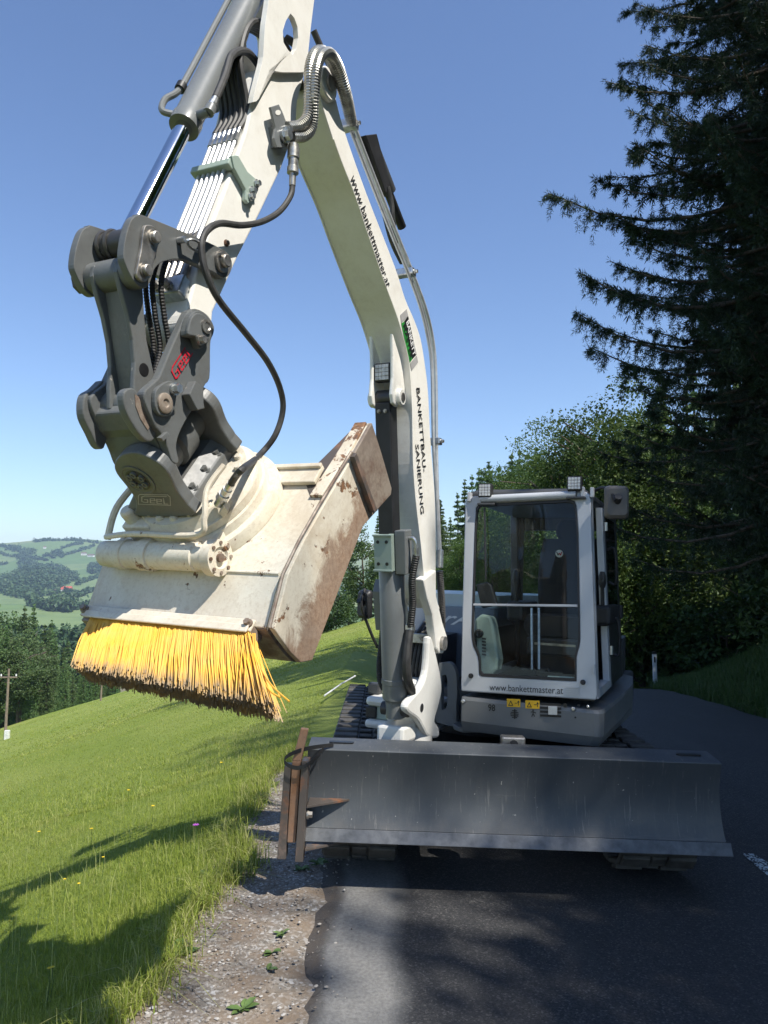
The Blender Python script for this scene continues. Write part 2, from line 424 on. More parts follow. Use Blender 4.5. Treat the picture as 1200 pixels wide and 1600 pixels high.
# ---- asphalt
t = NT('asphalt')
sp = t.new('ShaderNodeSeparateXYZ'); t.l.new(t.co(), sp.inputs[0])
v = t.voro(130, out='Color'); g = t.noise(120, 3, .7); big = t.noise(.9, 5, .6)
vs = t.new('ShaderNodeSeparateColor'); t.l.new(v, vs.inputs[0])
c = t.ramp(vs.outputs[0], [(.0, (.020, .021, .023)), (.55, (.042, .042, .043)), (.86, (.062, .060, .058)), (1, (.13, .125, .118))])
c = t.mix(t.ramp(big, [(.35, 0), (.7, .45)]), c, (.030, .030, .032))
edge = t.math('ADD', sp.outputs[0], t.math('MULTIPLY', t.math('SUBTRACT', t.noise(1.3, 4), .5), .25))
pale = t.ramp(t.math('ADD', edge, .5), [(.20, 0), (.27, 1), (.50, 1), (.62, 0)])           # sunlit strip beside the edge, its sunlight painted into the asphalt colour
c = t.mix(t.math('MULTIPLY', pale, t.ramp(t.noise(60, 4, .7), [(.3, .45), (.65, .95)])), c, (.25, .245, .23))
mud = t.ramp(t.math('ADD', edge, .5), [(.05, 1), (.19, 1), (.26, 0), (1, 0)])  # soil smeared over the broken edge
c = t.mix(t.math('MULTIPLY', mud, t.ramp(t.noise(9, 6, .7), [(.35, .45), (.6, .9)])), c, (.085, .068, .052))
cr = t.new('ShaderNodeTexVoronoi', feature='DISTANCE_TO_EDGE'); cr.inputs['Scale'].default_value = 3.2
wp = t.new('ShaderNodeVectorMath', operation='ADD'); nz = t.new('ShaderNodeTexNoise'); nz.inputs['Scale'].default_value = 6; t.l.new(t.co(), nz.inputs[0]); sc_ = t.new('ShaderNodeVectorMath', operation='SCALE'); sc_.inputs['Scale'].default_value = .18; t.l.new(nz.outputs['Color'], sc_.inputs[0]); t.l.new(t.co(), wp.inputs[0]); t.l.new(sc_.outputs[0], wp.inputs[1]); t.l.new(wp.outputs[0], cr.inputs['Vector'])
crk = t.math('MULTIPLY', t.ramp(cr.outputs['Distance'], [(.006, 1), (.014, 0)]), t.ramp(t.math('ADD', edge, .5), [(.05, .7), (.2, .6), (.27, 0), (1, 0)]))
c = t.mix(crk, c, (.012, .011, .010))
c = t.mix(t.ramp(t.noise(.55, 6, .7, stretch=(2.2, .35, 1)), [(.55, 0), (.68, .35)]), c, (.075, .073, .07))
t.set('Base Color', c); t.set('Roughness', t.math('ADD', .62, t.math('MULTIPLY', g, .3))); t.bump(t.math('ADD', vs.outputs[1], t.noise(240, 2)), .75, .005); MATS['asphalt'] = t.m
# ---- gravel and soil of the shoulder
t = NT('shoulder_soil')
v = t.voro(70, out='Color'); vs = t.new('ShaderNodeSeparateColor'); t.l.new(v, vs.inputs[0])
c = t.ramp(vs.outputs[0], [(0, (.17, .15, .125)), (.6, (.27, .245, .21)), (.85, (.36, .34, .31)), (1, (.50, .49, .47))])
c = t.mix(t.ramp(t.noise(5, 6, .7), [(.38, 0), (.60, .85)]), c, (.25, .19, .135))
t.set('Base Color', c); t.set('Roughness', .95); t.set('Specular IOR Level', .1); t.bump(t.math('ADD', t.noise(60, 6, .75), vs.outputs[1]), .8, .012); MATS['shoulder_soil'] = t.m
# ---- forest floor
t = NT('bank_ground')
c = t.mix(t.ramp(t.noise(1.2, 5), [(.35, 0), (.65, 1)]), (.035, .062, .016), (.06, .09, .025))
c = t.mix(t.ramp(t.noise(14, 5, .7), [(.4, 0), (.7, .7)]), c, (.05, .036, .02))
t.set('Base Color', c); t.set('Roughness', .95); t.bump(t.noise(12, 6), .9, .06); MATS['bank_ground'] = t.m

def sp_(a, b, n, p=1.0): return list(a+(b-a)*(np.linspace(0, 1, n)**p))
xs = np.array(sorted(set([-170, -140, -115]+sp_(-95, -30, 28)+sp_(-29, -8, 34)+sp_(-7.8, -1.2, 45)+[-1.05, -.95])))
ys = np.array(sorted(set(sp_(-25, 0, 14)+sp_(.3, 12, 50)+sp_(12.5, 60, 64)+sp_(61, 110, 36)+sp_(113, 260, 24))))
grid('meadow', xs, ys, groundz, 'meadow_ground')
# strip between meadow edge and road further on, then the bank on the far side
sx = np.linspace(0, 1, 12)
def strip(name, f0, f1, ys, n, mat, zf, dz=0):
    u = np.linspace(0, 1, n); A, Bv = f0(ys)[:, None], f1(ys)[:, None]; Xg = A+(Bv-A)*u[None]; Yg = np.repeat(ys[:, None], n, 1)
    V = np.stack([Xg.ravel(), Yg.ravel(), (zf(Xg, Yg)+dz).ravel()], 1); i = (np.arange(len(ys)-1)[:, None]*n+np.arange(n-1)[None]).ravel()
    o = obj(name, big_mesh(name, V, np.stack([i, i+1, i+n+1, i+n], 1), mat, True)); o['kind'] = 'structure'; return o
ysn = np.array(sp_(-25, 0, 20)+sp_(.2, 12, 100)+sp_(12.4, 60, 90)); ysm = np.array(list(ysn[ysn > 7.5])+sp_(62, 258, 50))
strip('gravel_shoulder', lambda y: y*0+X0-.35+.12*np.sin(y*1.7)+.06*np.sin(y*5.1), lambda y: y*0-.17, ysn[ysn < 8.2], 26, 'shoulder_soil',
      lambda x, y: groundz(np.minimum(x, cshift(y)-.25), y)+.006+.022*vnoise(x, y, .22, 4)+.012*vnoise(x, y, .07, 6)-.022*np.clip((x+.52)/.16, 0, 1)-.12*np.clip((-1.12-x)/.15, 0, 1))
strip('verge', lambda y: y*0+X0-.02, lambda y: cshift(y)-.2, ysm, 44, 'meadow_ground', lambda x, y: groundz(np.minimum(x, cshift(y)-.25), y)-.03*np.clip((x-cshift(y)+.3)*10, 0, 1))
def roadedge(y): return cshift(y)-.38+.02*np.sin(y*2.3)+.012*np.sin(y*6.1+1)+.012*np.sin(y*13.7)+.008*np.sin(y*31)
strip('road', roadedge, lambda y: cshift(y)+5.4+.04*np.sin(y*3.1), ysn, 60, 'asphalt',
      lambda x, y: roadz(x, y)-.03*np.clip((roadedge(y)+.03-x)/.03, 0, 1))
bys = np.array(sp_(-60, -26, 12)+list(ysn)+sp_(62, 200, 50))
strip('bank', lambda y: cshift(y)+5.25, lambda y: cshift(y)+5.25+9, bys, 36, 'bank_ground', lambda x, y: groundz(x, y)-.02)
strip('hillside', lambda y: cshift(y)+14.0, lambda y: cshift(y)+140, bys, 30, 'bank_ground', lambda x, y: groundz(x, y)-.03)
# ---- worn white centre dash
t = NT('worn_marking')
f = t.ramp(t.math('ADD', t.math('MULTIPLY', t.voro(60), .7), t.noise(14, 6, .7)), [(.76, 0), (.9, 1)])
t.set('Base Color', t.mix(f, (.55, .62, .60), (.045, .045, .047))); t.set('Roughness', .8); MATS['worn_marking'] = t.m
for y0, y1 in ((3.2, 5.05), (8.6, 10.4), (14, 15.8)):
    strip('centre_line_dash', lambda y: cshift(y)+2.36+.01*np.sin(y*9), lambda y: cshift(y)+2.46+.012*np.sin(y*7), np.linspace(y0, y1, 12), 4, 'worn_marking', roadz, .004)

# ---- dirt and leaf litter spilled on the asphalt, pale dusty patches
# ---- far hills
def hillz(x, y):
    d = np.asarray(y, float)
    pts = np.array([(150, -31), (300, -38), (600, -46), (900, -38), (1300, -33), (1700, -9), (2200, 42), (2650, 118), (2900, 133), (3300, 100), (4500, 40)])
    b = np.interp(d, pts[:, 0], pts[:, 1]); q = x/d
    b = b + np.interp(q, [-.56, -.52, -.455, -.40, -.36, -.2, .3], [-24, -14, 3, 0, -12, -35, -40])*np.clip((d-1800)/900, 0, 1)
    b = b + 26*np.exp(-((q+.475)/.04)**2-((d-1650)/260)**2) + 30*vnoise(x, y, 520, 8)*np.clip((d-500)/700, 0, 1) + 12*vnoise(x, y, 190, 9)*np.clip((d-600)/500, 0, 1)
    return b
t = NT('hill_fields')
def vor(scale, out='Color'):
    mp = t.new('ShaderNodeMapping'); mp.inputs['Scale'].default_value = (1, .55, 0); mp.inputs['Rotation'].default_value = (0, 0, .5); t.l.new(t.co(), mp.inputs[0])
    return t.voro(scale, out=out, co=mp.outputs[0])
vc = t.new('ShaderNodeSeparateColor'); t.l.new(vor(.0065), vc.inputs[0])
c = t.ramp(vc.outputs[0], [(0, (.10, .17, .05)), (.3, (.15, .21, .07)), (.6, (.20, .24, .09)), (.8, (.12, .19, .055)), (1, (.24, .25, .11))], 'CONSTANT')
c = t.mix(t.ramp(t.noise(.02, 6, .7), [(.45, 0), (.7, .6)]), c, (.06, .11, .035))
t.set('Base Color', c); t.set('Roughness', .95); MATS['hill_fields'] = t.m
hx = np.linspace(-.62, .45, 120); hd = np.array(sp_(255, 900, 30)+sp_(920, 3400, 110)+[3800, 4500])
Q, D = np.meshgrid(hx, hd); Xh = Q*D; V = np.stack([Xh.ravel(), D.ravel(), hillz(Xh, D).ravel()], 1); nx = len(hx)
i = (np.arange(len(hd)-1)[:, None]*nx+np.arange(nx-1)[None]).ravel()
ho = obj('hills', big_mesh('hills', V, np.stack([i, i+1, i+nx+1, i+nx], 1), 'hill_fields', True)); ho['kind'] = 'structure'
_HD = np.arange(500, 3300, 6.0)
def hill_at(px, py):
    """first point of the far hillside on the sight line"""
    r = ray(px, py); k = _HD/r.y; X, Z = r.x*k, CAMH+r.z*k
    w = np.nonzero(Z <= hillz(X, _HD))[0]
    return None if len(w) == 0 else EYE+r*(float(_HD[w[0]])/r.y)

# ================================================================== foliage
def leafmat(name, cols, trans=.25, attr=True):
    t = NT(name)
    a = t.new('ShaderNodeAttribute', attribute_name='tint').outputs['Fac']
    oi = t.new('ShaderNodeObjectInfo').outputs['Random']
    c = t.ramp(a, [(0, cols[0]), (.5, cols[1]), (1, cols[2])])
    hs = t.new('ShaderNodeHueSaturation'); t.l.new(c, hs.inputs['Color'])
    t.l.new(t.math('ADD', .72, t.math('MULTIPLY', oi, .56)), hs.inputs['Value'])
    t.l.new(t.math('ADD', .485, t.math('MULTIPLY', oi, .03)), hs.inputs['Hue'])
    t.set('Base Color', hs.outputs[0]); t.set('Roughness', .55); t.set('Specular IOR Level', .3)
    tr = t.new('ShaderNodeBsdfTranslucent'); t.l.new(hs.outputs[0], tr.inputs[0])
    m = t.new('ShaderNodeMixShader'); m.inputs[0].default_value = trans
    t.l.new(t.b.outputs[0], m.inputs[1]); t.l.new(tr.outputs[0], m.inputs[2]); t.l.new(m.outputs[0], t.out.inputs[0])
    MATS[name] = t.m
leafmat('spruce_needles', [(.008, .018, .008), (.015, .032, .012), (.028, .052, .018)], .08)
leafmat('conifer_far', [(.050, .095, .033), (.082, .142, .045), (.125, .185, .06)], .18)
leafmat('leaves', [(.040, .086, .017), (.075, .138, .029), (.13, .195, .043)], .36)
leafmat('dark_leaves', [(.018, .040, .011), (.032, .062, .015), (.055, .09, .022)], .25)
leafmat('grass_blades', [(.18, .235, .030), (.30, .345, .060), (.42, .41, .16)], .48)
leafmat('shaded_bank_grass', [(.035, .066, .014), (.058, .10, .022), (.10, .13, .045)], .3)  # darker version of the grass colours, holding the shade of the bank
leafmat('hill_trees', [(.028, .055, .022), (.042, .078, .028), (.07, .11, .04)], .1)
t = NT('bark'); c = t.mix(t.ramp(t.noise(14, 6, .7, stretch=(1, 1, .25)), [(.35, 0), (.65, 1)]), (.045, .034, .025), (.13, .105, .08))
t.set('Base Color', c); t.set('Roughness', .95); t.bump(t.noise(30, 5, .7, stretch=(1, 1, .2)), .8, .03); MATS['bark'] = t.m

def leaves(P, size, rng, droop=0.0, asp=.5, tint=None):
    """a folded four-cornered leaf at each point"""
    n = len(P); a = rng.normal(size=(n, 3)); a[:, 2] = a[:, 2]*.6-droop; a /= np.linalg.norm(a, axis=1)[:, None]
    b = np.cross(a, rng.normal(size=(n, 3))); b /= np.linalg.norm(b, axis=1)[:, None]; c = np.cross(a, b)
    s = (size*rng.uniform(.6, 1.35, n))[:, None]
    V = np.stack([P-a*s*.5, P+b*s*asp*.5+c*s*.12, P+a*s*.5, P-b*s*asp*.5+c*s*.12], 1).reshape(-1, 3)
    F = np.arange(n*4).reshape(n, 4)
    ti = np.repeat(tint if tint is not None else rng.uniform(0, 1, n), 4)
    return V, F, ti
def merge(parts):
    V, F, T = [], [], []; o = 0
    for v, f, t in parts: V.append(v); F.append(f+o); T.append(t); o += len(v)
    return np.concatenate(V), np.concatenate(F), np.concatenate(T)
def limbs_mesh(name, segs, mat='bark', n=7):
    mb = MB()
    for pts, r0, r1 in segs: mb.tube(pts, (lambda t, a=r0, b=r1: a+(b-a)*t), n)
    me = bpy.data.meshes.new(name); me.from_pydata(mb.v, [], mb.f); me.polygons.foreach_set('use_smooth', [True]*len(me.polygons)); me.materials.append(MATS[mat]); return me
def deciduous(seed, H, Rc, nleaf, size, mat='leaves', base=.22, nb=16, clumps=70):
    rng = np.random.default_rng(seed); segs = []
    top = Vector((rng.normal()*.3, rng.normal()*.3, H*.82))
    segs.append(([Vector((0, 0, -.4)), Vector((rng.normal()*.1, rng.normal()*.1, H*.35)), top], H*.022, H*.005))
    cl = []
    for i in range(nb):
        h = H*(base+.1+(.62-base)*rng.uniform()); a = rng.uniform(0, 6.28); L = Rc*rng.uniform(.45, .95)
        p0 = Vector((0, 0, h)); p1 = Vector((math.cos(a)*L*.5, math.sin(a)*L*.5, h+L*.3)); p2 = Vector((math.cos(a)*L, math.sin(a)*L, h+L*rng.uniform(.3, .7)))
        segs.append(([p0, p1, p2], H*.009, H*.002))
    # clump centres on an uneven ellipsoid shell and inside
    C = []
    while len(C) < clumps:
        d = rng.normal(size=3); d /= np.linalg.norm(d); r = rng.uniform(.35, 1)**.5
        lob = 1+.25*math.sin(3*math.atan2(d[1], d[0])+seed)+.18*math.sin(5*d[2]+seed*2)
        zc = H*(base+(1-base)*.5); C.append((d[0]*Rc*r*lob*.85, d[1]*Rc*r*lob*.85, zc+d[2]*H*(1-base)*.46*r*(.9+.15*rng.normal())))
    C = np.array(C); parts = []; per = nleaf//clumps
    for c in C:
        s = Rc*rng.uniform(.15, .29); P = np.clip(rng.normal(size=(per, 3)), -1.7, 1.7)*np.array([s, s, s*.62])*.62+c
        tone = np.full(per, np.clip(rng.normal(.48, .2), 0, 1))
        parts.append(leaves(P, size, rng, .25, .62, np.clip(tone+rng.normal(0, .12, per), 0, 1)))
    V, F, T = merge(parts)
    return limbs_mesh('trunk', segs), big_mesh('crown', V, F, mat, False, {'tint': T})
def conifer(seed, H, Rb, whorls, per, tw, size, mat='conifer_far', base=.06):
    """spruce made of drooping branches carrying small needle faces"""
    rng = np.random.default_rng(seed); P = []; Tn = []; segs = [([Vector((0, 0, -.5)), Vector((0, 0, H*.5)), Vector((0, 0, H*.99))], H*.014, H*.002)]
    for k in range(whorls):
        f = (k+rng.uniform(0, .6))/whorls; z = H*(base+(1-base)*f); L0 = Rb*(1-f)**.85+.12
        for j in range(per):
            a = rng.uniform(0, 6.28); L = L0*rng.uniform(.65, 1.15); m = max(4, int(tw*L/Rb)+3)
            u = rng.uniform(.12, 1, m); droop = -L*.28*u+L*.16*u*u*1.2
            side = rng.normal(0, .10, m)*L*(1-u*.6); hang = -np.abs(rng.normal(0, .085, m))*L
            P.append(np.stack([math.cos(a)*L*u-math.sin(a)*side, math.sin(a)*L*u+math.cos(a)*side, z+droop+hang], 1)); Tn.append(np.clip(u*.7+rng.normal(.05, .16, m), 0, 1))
    tip = np.stack([rng.normal(0, .06, 10), rng.normal(0, .06, 10), H*rng.uniform(.93, 1.0, 10)], 1); P.append(tip); Tn.append(np.full(10, .6))
    P = np.concatenate(P); T = np.concatenate(Tn); V, F, T = leaves(P, size, rng, .75, .38, T)
    return limbs_mesh('trunk', segs, n=6), big_mesh('crown', V, F, mat, False, {'tint': T})

def twig_cloud(path, rng, n, reach, hang, tufts, nl):
    """needle faces along a real branch: side twigs plus hanging twigs"""
    P, A, T = [], [], []
    path = [np.array(p) for p in path]; m = len(path)-1
    d0 = path[-1]-path[0]; d0 /= np.linalg.norm(d0); sd = np.cross(d0, (0, 0, 1)); sd /= np.linalg.norm(sd)
    for k in range(n):
        u = rng.uniform(.06, 1)**.8; i = min(int(u*m), m-1); b = path[i]+(path[i+1]-path[i])*(u*m-i)
        w = rng.choice([-1, 1])*reach*(1.08-u)*rng.uniform(.35, 1); h = -abs(rng.normal(.5, .3))*hang*(.45+.75*math.sin(3.0*min(1, u+.05)))
        if rng.uniform() < .62: e = b+sd*w*.25+d0*rng.uniform(0, .12)+np.array((0, 0, h))
        else: e = b+sd*w+d0*abs(w)*.55+np.array((0, 0, h*.35))
        for q in np.linspace(.08, 1, tufts):
            c = b+(e-b)*q+rng.normal(0, .012, 3); dv = (e-b)/max(1e-6, np.linalg.norm(e-b))
            rr = rng.normal(size=(nl, 3)); ax = dv*.75+rr*.6; ax /= np.linalg.norm(ax, axis=1)[:, None]
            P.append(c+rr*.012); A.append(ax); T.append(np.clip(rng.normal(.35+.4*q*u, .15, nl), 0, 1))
    for u in np.linspace(.2, 1.0, 70):                       # needles on the branch axis itself
        i = min(int(u*m), m-1); b = path[i]+(path[i+1]-path[i])*(u*m-i); rr = rng.normal(size=(8, 3)); ax = d0*.8+rr*.6; ax /= np.linalg.norm(ax, axis=1)[:, None]
        P.append(b+rr*.02); A.append(ax); T.append(rng.uniform(.2, .7, 8))
    return np.concatenate(P), np.concatenate(A), np.concatenate(T)
def needle_faces(P, A, T, size, rng, asp=.3):
    n = len(P); b = np.cross(A, rng.normal(size=(n, 3))); b /= np.linalg.norm(b, axis=1)[:, None]; s = (size*rng.uniform(.6, 1.4, n))[:, None]
    V = np.stack([P+b*s*asp*.5, P+A*s, P-b*s*asp*.5], 1).reshape(-1, 3)
    return V, np.arange(n*3).reshape(n, 3), np.repeat(T, 3)
def big_spruce(seed, H, base, branches, extra=(), nseg=6, n=46, tufts=8, nl=11, size=.052, length=lambda f: 4.2*(1-f)**.8+.4):
    rng = np.random.default_rng(seed); segs = [([Vector((0, 0, -.6)), Vector((.05, 0, H*.5)), Vector((0, .05, H))], .26, .03)]; parts = []
    todo = []
    for k in range(branches):
        f = (k+rng.uniform())/branches; todo.append((H*(base+(1-base)*f), rng.uniform(0, 6.283), length(f)*rng.uniform(.7, 1.15), rng.uniform(-.12, .1), 1.0))
    todo += list(extra)
    for z, a, L, lift, dens in todo:
        u = np.linspace(0, 1, nseg); zz = z+L*(lift*u-.22*np.sin(u*2.2)+.16*u*u)
        bend = rng.normal(0, .06)*L*u*u; path = np.stack([math.cos(a)*L*u-math.sin(a)*bend, math.sin(a)*L*u+math.cos(a)*bend, zz], 1)
        segs.append(([Vector(p) for p in path], .022+.007*L, .006))
        parts.append(twig_cloud(path, rng, max(8, int(n*dens*L/3)), .22+.15*L, .26+.08*L, tufts, nl))
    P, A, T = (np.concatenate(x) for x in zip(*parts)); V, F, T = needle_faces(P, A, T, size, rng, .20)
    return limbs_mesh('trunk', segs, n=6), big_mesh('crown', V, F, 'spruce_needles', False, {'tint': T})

def tree(name, data, x, y, label, group, rot=0, sc=1.0, z=None, cat='tree', sz=None):
    if 8 < y < 60:                                         # nothing grows on the road
        l, r = float(cshift(y))-1.5, float(cshift(y))+6.0
        if l < x < r: x = l if x-l < r-x else r; z = None
    z = float(groundz(x, y)) if z is None else z
    e = empty(name, (x, y, z-.05), label, cat, group); e.rotation_euler = (0, 0, rot); e.scale = (sc, sc, sz or sc)
    obj('trunk', data[0], e); obj('crown', data[1], e); return e
# ================================================================== excavator
MC = (0.75, 6.05, 0.0)
ROOT[0] = MC
EX = empty('excavator', MC, 'white and grey tracked excavator with silver cab, boom raised over the verge', 'excavator')
M = mframe(MC, 0); U = mframe(MC, R(24)); Bf = mframe((.261, 5.0, 0), R(25))
S = Bf.x.copy(); TF = -Bf.y                     # pin axis, forward
def bt(s, pts): return [Bf.tr(0, s, *p) for p in pts]
def ctr(p, s=0):                                # same place in the boom plane, other offset
    l = Bf.l(p); return Bf.w(s, l.y, l.z)
def plate(name, pts, s0, s1, mat, parent, bevel=.004, k=0):
    P = bt(s0, pts); P = spline(P, k, True) if k else P
    return MB().prism(P, S*(s1-s0)).build(name, mat, parent, bevel)
def hexbolt(mb, p, d, r, h):
    mb.cyl(p, Vector(p)+Vector(d).normalized()*h*.35, r*1.35, n=14); mb.cyl(p, Vector(p)+Vector(d).normalized()*h, r, n=6, smooth=False)
def hose(name, path, r, mat, parent, k=8, n=10, rings=0):
    P = spline([Bf.tr(0, q[2], q[0], q[1]) if not isinstance(q, Vector) else q for q in path], k); mb = MB()
    if rings:
        Q = resample(P, int(sum((b-a).length for a, b in zip(P, P[1:]))/rings)*4+4, False)
        i = [0]
        def rad(t): i[0] += 1; return r*(1.0 if i[0] % 4 < 2 else .86)
        mb.tube(Q, rad, n, smooth=False)
    else: mb.tube(P, r, n)
    return mb.build(name, mat, parent)

# ------------------------------------------------------------------ tracks and undercarriage
shoe = None
def track(xc, tag_):
    global shoe
    w = .225; ya, yb, rad, zc = -1.34, 1.42, .29, .315
    tr = MB()
    for (yy, rr) in ((ya, .24), (yb, .24)): tr.cyl(M.w(xc-.12, yy, zc), M.w(xc+.12, yy, zc), rr, n=28)
    for yy in np.linspace(ya+.45, yb-.45, 5): tr.cyl(M.w(xc-.14, yy, .17), M.w(xc+.14, yy, .17), .11, n=18)
    tr.box(M, xc-.10, xc+.10, ya+.1, yb-.1, .16, .42)
    tk = tr.build('track', 'body_dark', EX)
    L = 2*(yb-ya)+2*math.pi*rad; n = 44
    for i in range(n):
        d = L*i/n; st = yb-ya
        if d < st: y, z, ang = ya+d, zc+rad, 0
        elif d < st+math.pi*rad: th = (d-st)/rad; y, z, ang = yb+rad*math.sin(th), zc+rad*math.cos(th), -th
        elif d < 2*st+math.pi*rad: y, z, ang = yb-(d-st-math.pi*rad), zc-rad, math.pi
        else: th = (d-2*st-math.pi*rad)/rad; y, z, ang = ya-rad*math.sin(th), zc-rad*math.cos(th), math.pi-th
        if shoe is None:
            f0 = Frame((0, 0, 0), (1, 0, 0), (0, 1, 0), (0, 0, 1)); mb = MB()
            mb.box(f0, -w, w, -.085, .072, -.028, .0)
            for xa, xb in ((-w+.01, -.055), (.055, w-.01)): mb.box(f0, xa, xb, -.06, .035, .0005, .026)
            mb.box(f0, -.045, .045, -.03, .03, .0005, .018)
            o = mb.build('track_shoe', 'dusty_rubber', tk, .006, root=(0, 0, 0)); shoe = o.data
        else:
            o = bpy.data.objects.new('track_shoe', shoe); COL.objects.link(o); o.parent = tk
            b = o.modifiers.new('bevel', 'BEVEL'); b.width = .006; b.segments = 1; b.limit_method = 'ANGLE'
        m3 = Matrix((M.x, M.y, M.z)).transposed() @ Matrix.Rotation(ang, 3, 'X')
        o.matrix_basis = Matrix.Translation(M.w(xc, y, z)-Vector(MC)) @ m3.to_4x4()
track(-.90, 'l'); track(.86, 'r')
mb = MB().box(M, -.66, .64, -.85, .95, .28, .56); mb.cyl(M.w(0, 0, .5), M.w(0, 0, .68), .46, n=36)
mb.box(M, -.50, -.36, -1.75, -.8, .3, .42); mb.box(M, .34, .48, -1.75, -.8, .3, .42)
mb.build('undercarriage', 'body_dark', EX, .01)
# ------------------------------------------------------------------ dozer blade
prof = [(-1.66, .775), (-1.835, .752), (-1.85, .742), (-1.825, .66), (-1.802, .56), (-1.795, .46), (-1.803, .36), (-1.825, .28), (-1.845, .235)]
back = [(-1.815, .225), (-1.785, .27), (-1.765, .36), (-1.758, .46), (-1.763, .56), (-1.785, .65), (-1.79, .715), (-1.64, .74)]
def xl(z): return -1.20-.03*(1-z/.78)
def xr_(z): return 1.10+.05*(1-z/.78)
nb_ = 14; loops = []
_f = lambda L: [(y, .775-(.775-z)*.84) for y, z in L]
prof, back = _f(prof), _f(back)
PB = prof+back
for i in range(nb_):
    u = i/(nb_-1); loops.append([M.w(xl(z)+(xr_(z)-xl(z))*u, y, z) for y, z in PB])
bl = MB().loft(loops, True, True).build('dozer_blade', 'blade_grey', EX, .004, sharp=28)
ce = _f([(-1.852, .24), (-1.885, .165), (-1.865, .158), (-1.825, .22)])
MB().loft([[M.w(x+(.02 if x > 0 else -.0)*(1 if z < .2 else 0), y, z) for y, z in ce] for x in np.linspace(-1.215, 1.150, 6)], True).build('cutting_edge', 'scraped_edge', bl, .003)
for x in (-1.02, .96):                                     # lifting slots in the top flange
    m = MB(); pts = []
    for i in range(16):
        a = 2*math.pi*i/16; pts.append(M.w(x+(.05 if math.cos(a) > 0 else -.05)+.02*math.cos(a), -1.745+.022*math.sin(a), .772+.0))
    m.prism(pts, M.z*-.006); m.build('slot', 'decal_black', bl)
m = MB()
for x in (-.9, .9): m.box(M, x-.02, x+.02, -1.72, -1.45, .3, .6)
m.build('blade_rib', 'blade_grey', bl, .004)
# rusty guide bracket clamped to the blade's left end
gb = MB().hexa([M.w(*q) for q in ((-1.335, -1.93, .18), (-1.288, -1.93, .18), (-1.288, -1.84, .18), (-1.335, -1.84, .18), (-1.318, -1.93, .67), (-1.282, -1.93, .67), (-1.282, -1.84, .67), (-1.318, -1.84, .67))]).build('guide_bracket', 'rusty_bar', EX, .003)
MB().hexa([M.w(*q) for q in ((-1.284, -1.935, .27), (-1.238, -1.935, .27), (-1.238, -1.85, .27), (-1.284, -1.85, .27), (-1.276, -1.935, .70), (-1.228, -1.935, .70), (-1.228, -1.86, .70), (-1.276, -1.86, .70))]).hexa([M.w(*q) for q in ((-1.276, -1.935, .7005), (-1.228, -1.935, .7005), (-1.228, -1.86, .7005), (-1.276, -1.86, .7005), (-1.238, -1.925, .875), (-1.196, -1.925, .87), (-1.196, -1.89, .87), (-1.238, -1.89, .875))]).build('rusty_board', 'rust', gb, .004)
MB().hexa([M.w(*q) for q in ((-1.235, -1.96, .18), (-1.192, -1.96, .18), (-1.192, -1.86, .18), (-1.235, -1.86, .18), (-1.222, -1.96, .71), (-1.184, -1.96, .71), (-1.184, -1.86, .71), (-1.222, -1.86, .71))]).build('angle_bar', 'rusty_bar', gb, .003)
m = MB()
for z in (.46, .235):
    m.prism([M.w(-1.184, -1.955, z), M.w(-.96, -1.80, z), M.w(-1.184, -1.78, z)], M.z*.012)
m.build('gusset', 'rusty_bar', gb, .001)
m = MB(); hexbolt(m, M.w(-1.184, -1.93, .42), M.x, .018, .03); m.build('bolt', 'worn_steel', gb)
m = MB(); P = spline([M.w(*q) for q in ((-1.06, -1.83, .772), (-1.2, -1.91, .765), (-1.29, -1.965, .74), (-1.315, -1.955, .70), (-1.25, -1.97, .675), (-1.18, -1.97, .70), (-1.11, -1.87, .762))], 8)
m.loft([[p+M.z*.011, p-M.z*.011+M.y*.003, p-M.z*.011-M.y*.004, p+M.z*.011-M.y*.004] for p in P], True); m.build('strap', 'black_plastic', gb)

# ------------------------------------------------------------------ upper frame
Fl = Frame(U.o, U.x, U.y, U.z)
mb = MB().box(U, -.48, 1.06, -.75, 1.25, .70, .95); uf = mb.build('upper_frame', 'body_dark', EX, .02)
# engine hood and counterweight behind
def body(name, pts2, z0, z1, mat, parent, bev=.03, taper=0):
    return MB().loft([[U.w(x, y, z0) for x, y in pts2], [U.w(x*(1-taper), y*(1-taper), z1) for x, y in pts2]], True).build(name, mat, parent, bev, seg=3)
body('engine_hood', [(-.66, -.28), (.20, -.28), (.20, .45), (1.0, .5), (.9, 1.3), (.5, 1.55), (-.5, 1.55), (-.95, 1.3), (-.95, .6)], .96, 1.50, 'body_blue', EX, .05)
body('hood_top', [(-.62, -.22), (.19, -.22), (.19, .45), (.95, .55), (.85, 1.25), (.45, 1.5), (-.45, 1.5), (-.9, 1.25), (-.9, .6)], 1.501, 1.60, 'body_pale', EX, .06)
body('counterweight', [(-1.0, .95), (1.0, .95), (.98, 1.35), (.5, 1.68), (-.5, 1.68), (-.98, 1.35)], .75, 1.25, 'body_dark', EX, .05)
body('fuel_tank_cover', [(-.50, -.70), (-.1, -.70), (-.1, -.29), (-.62, -.29)], .96, 1.30, 'body_dark', EX, .05)
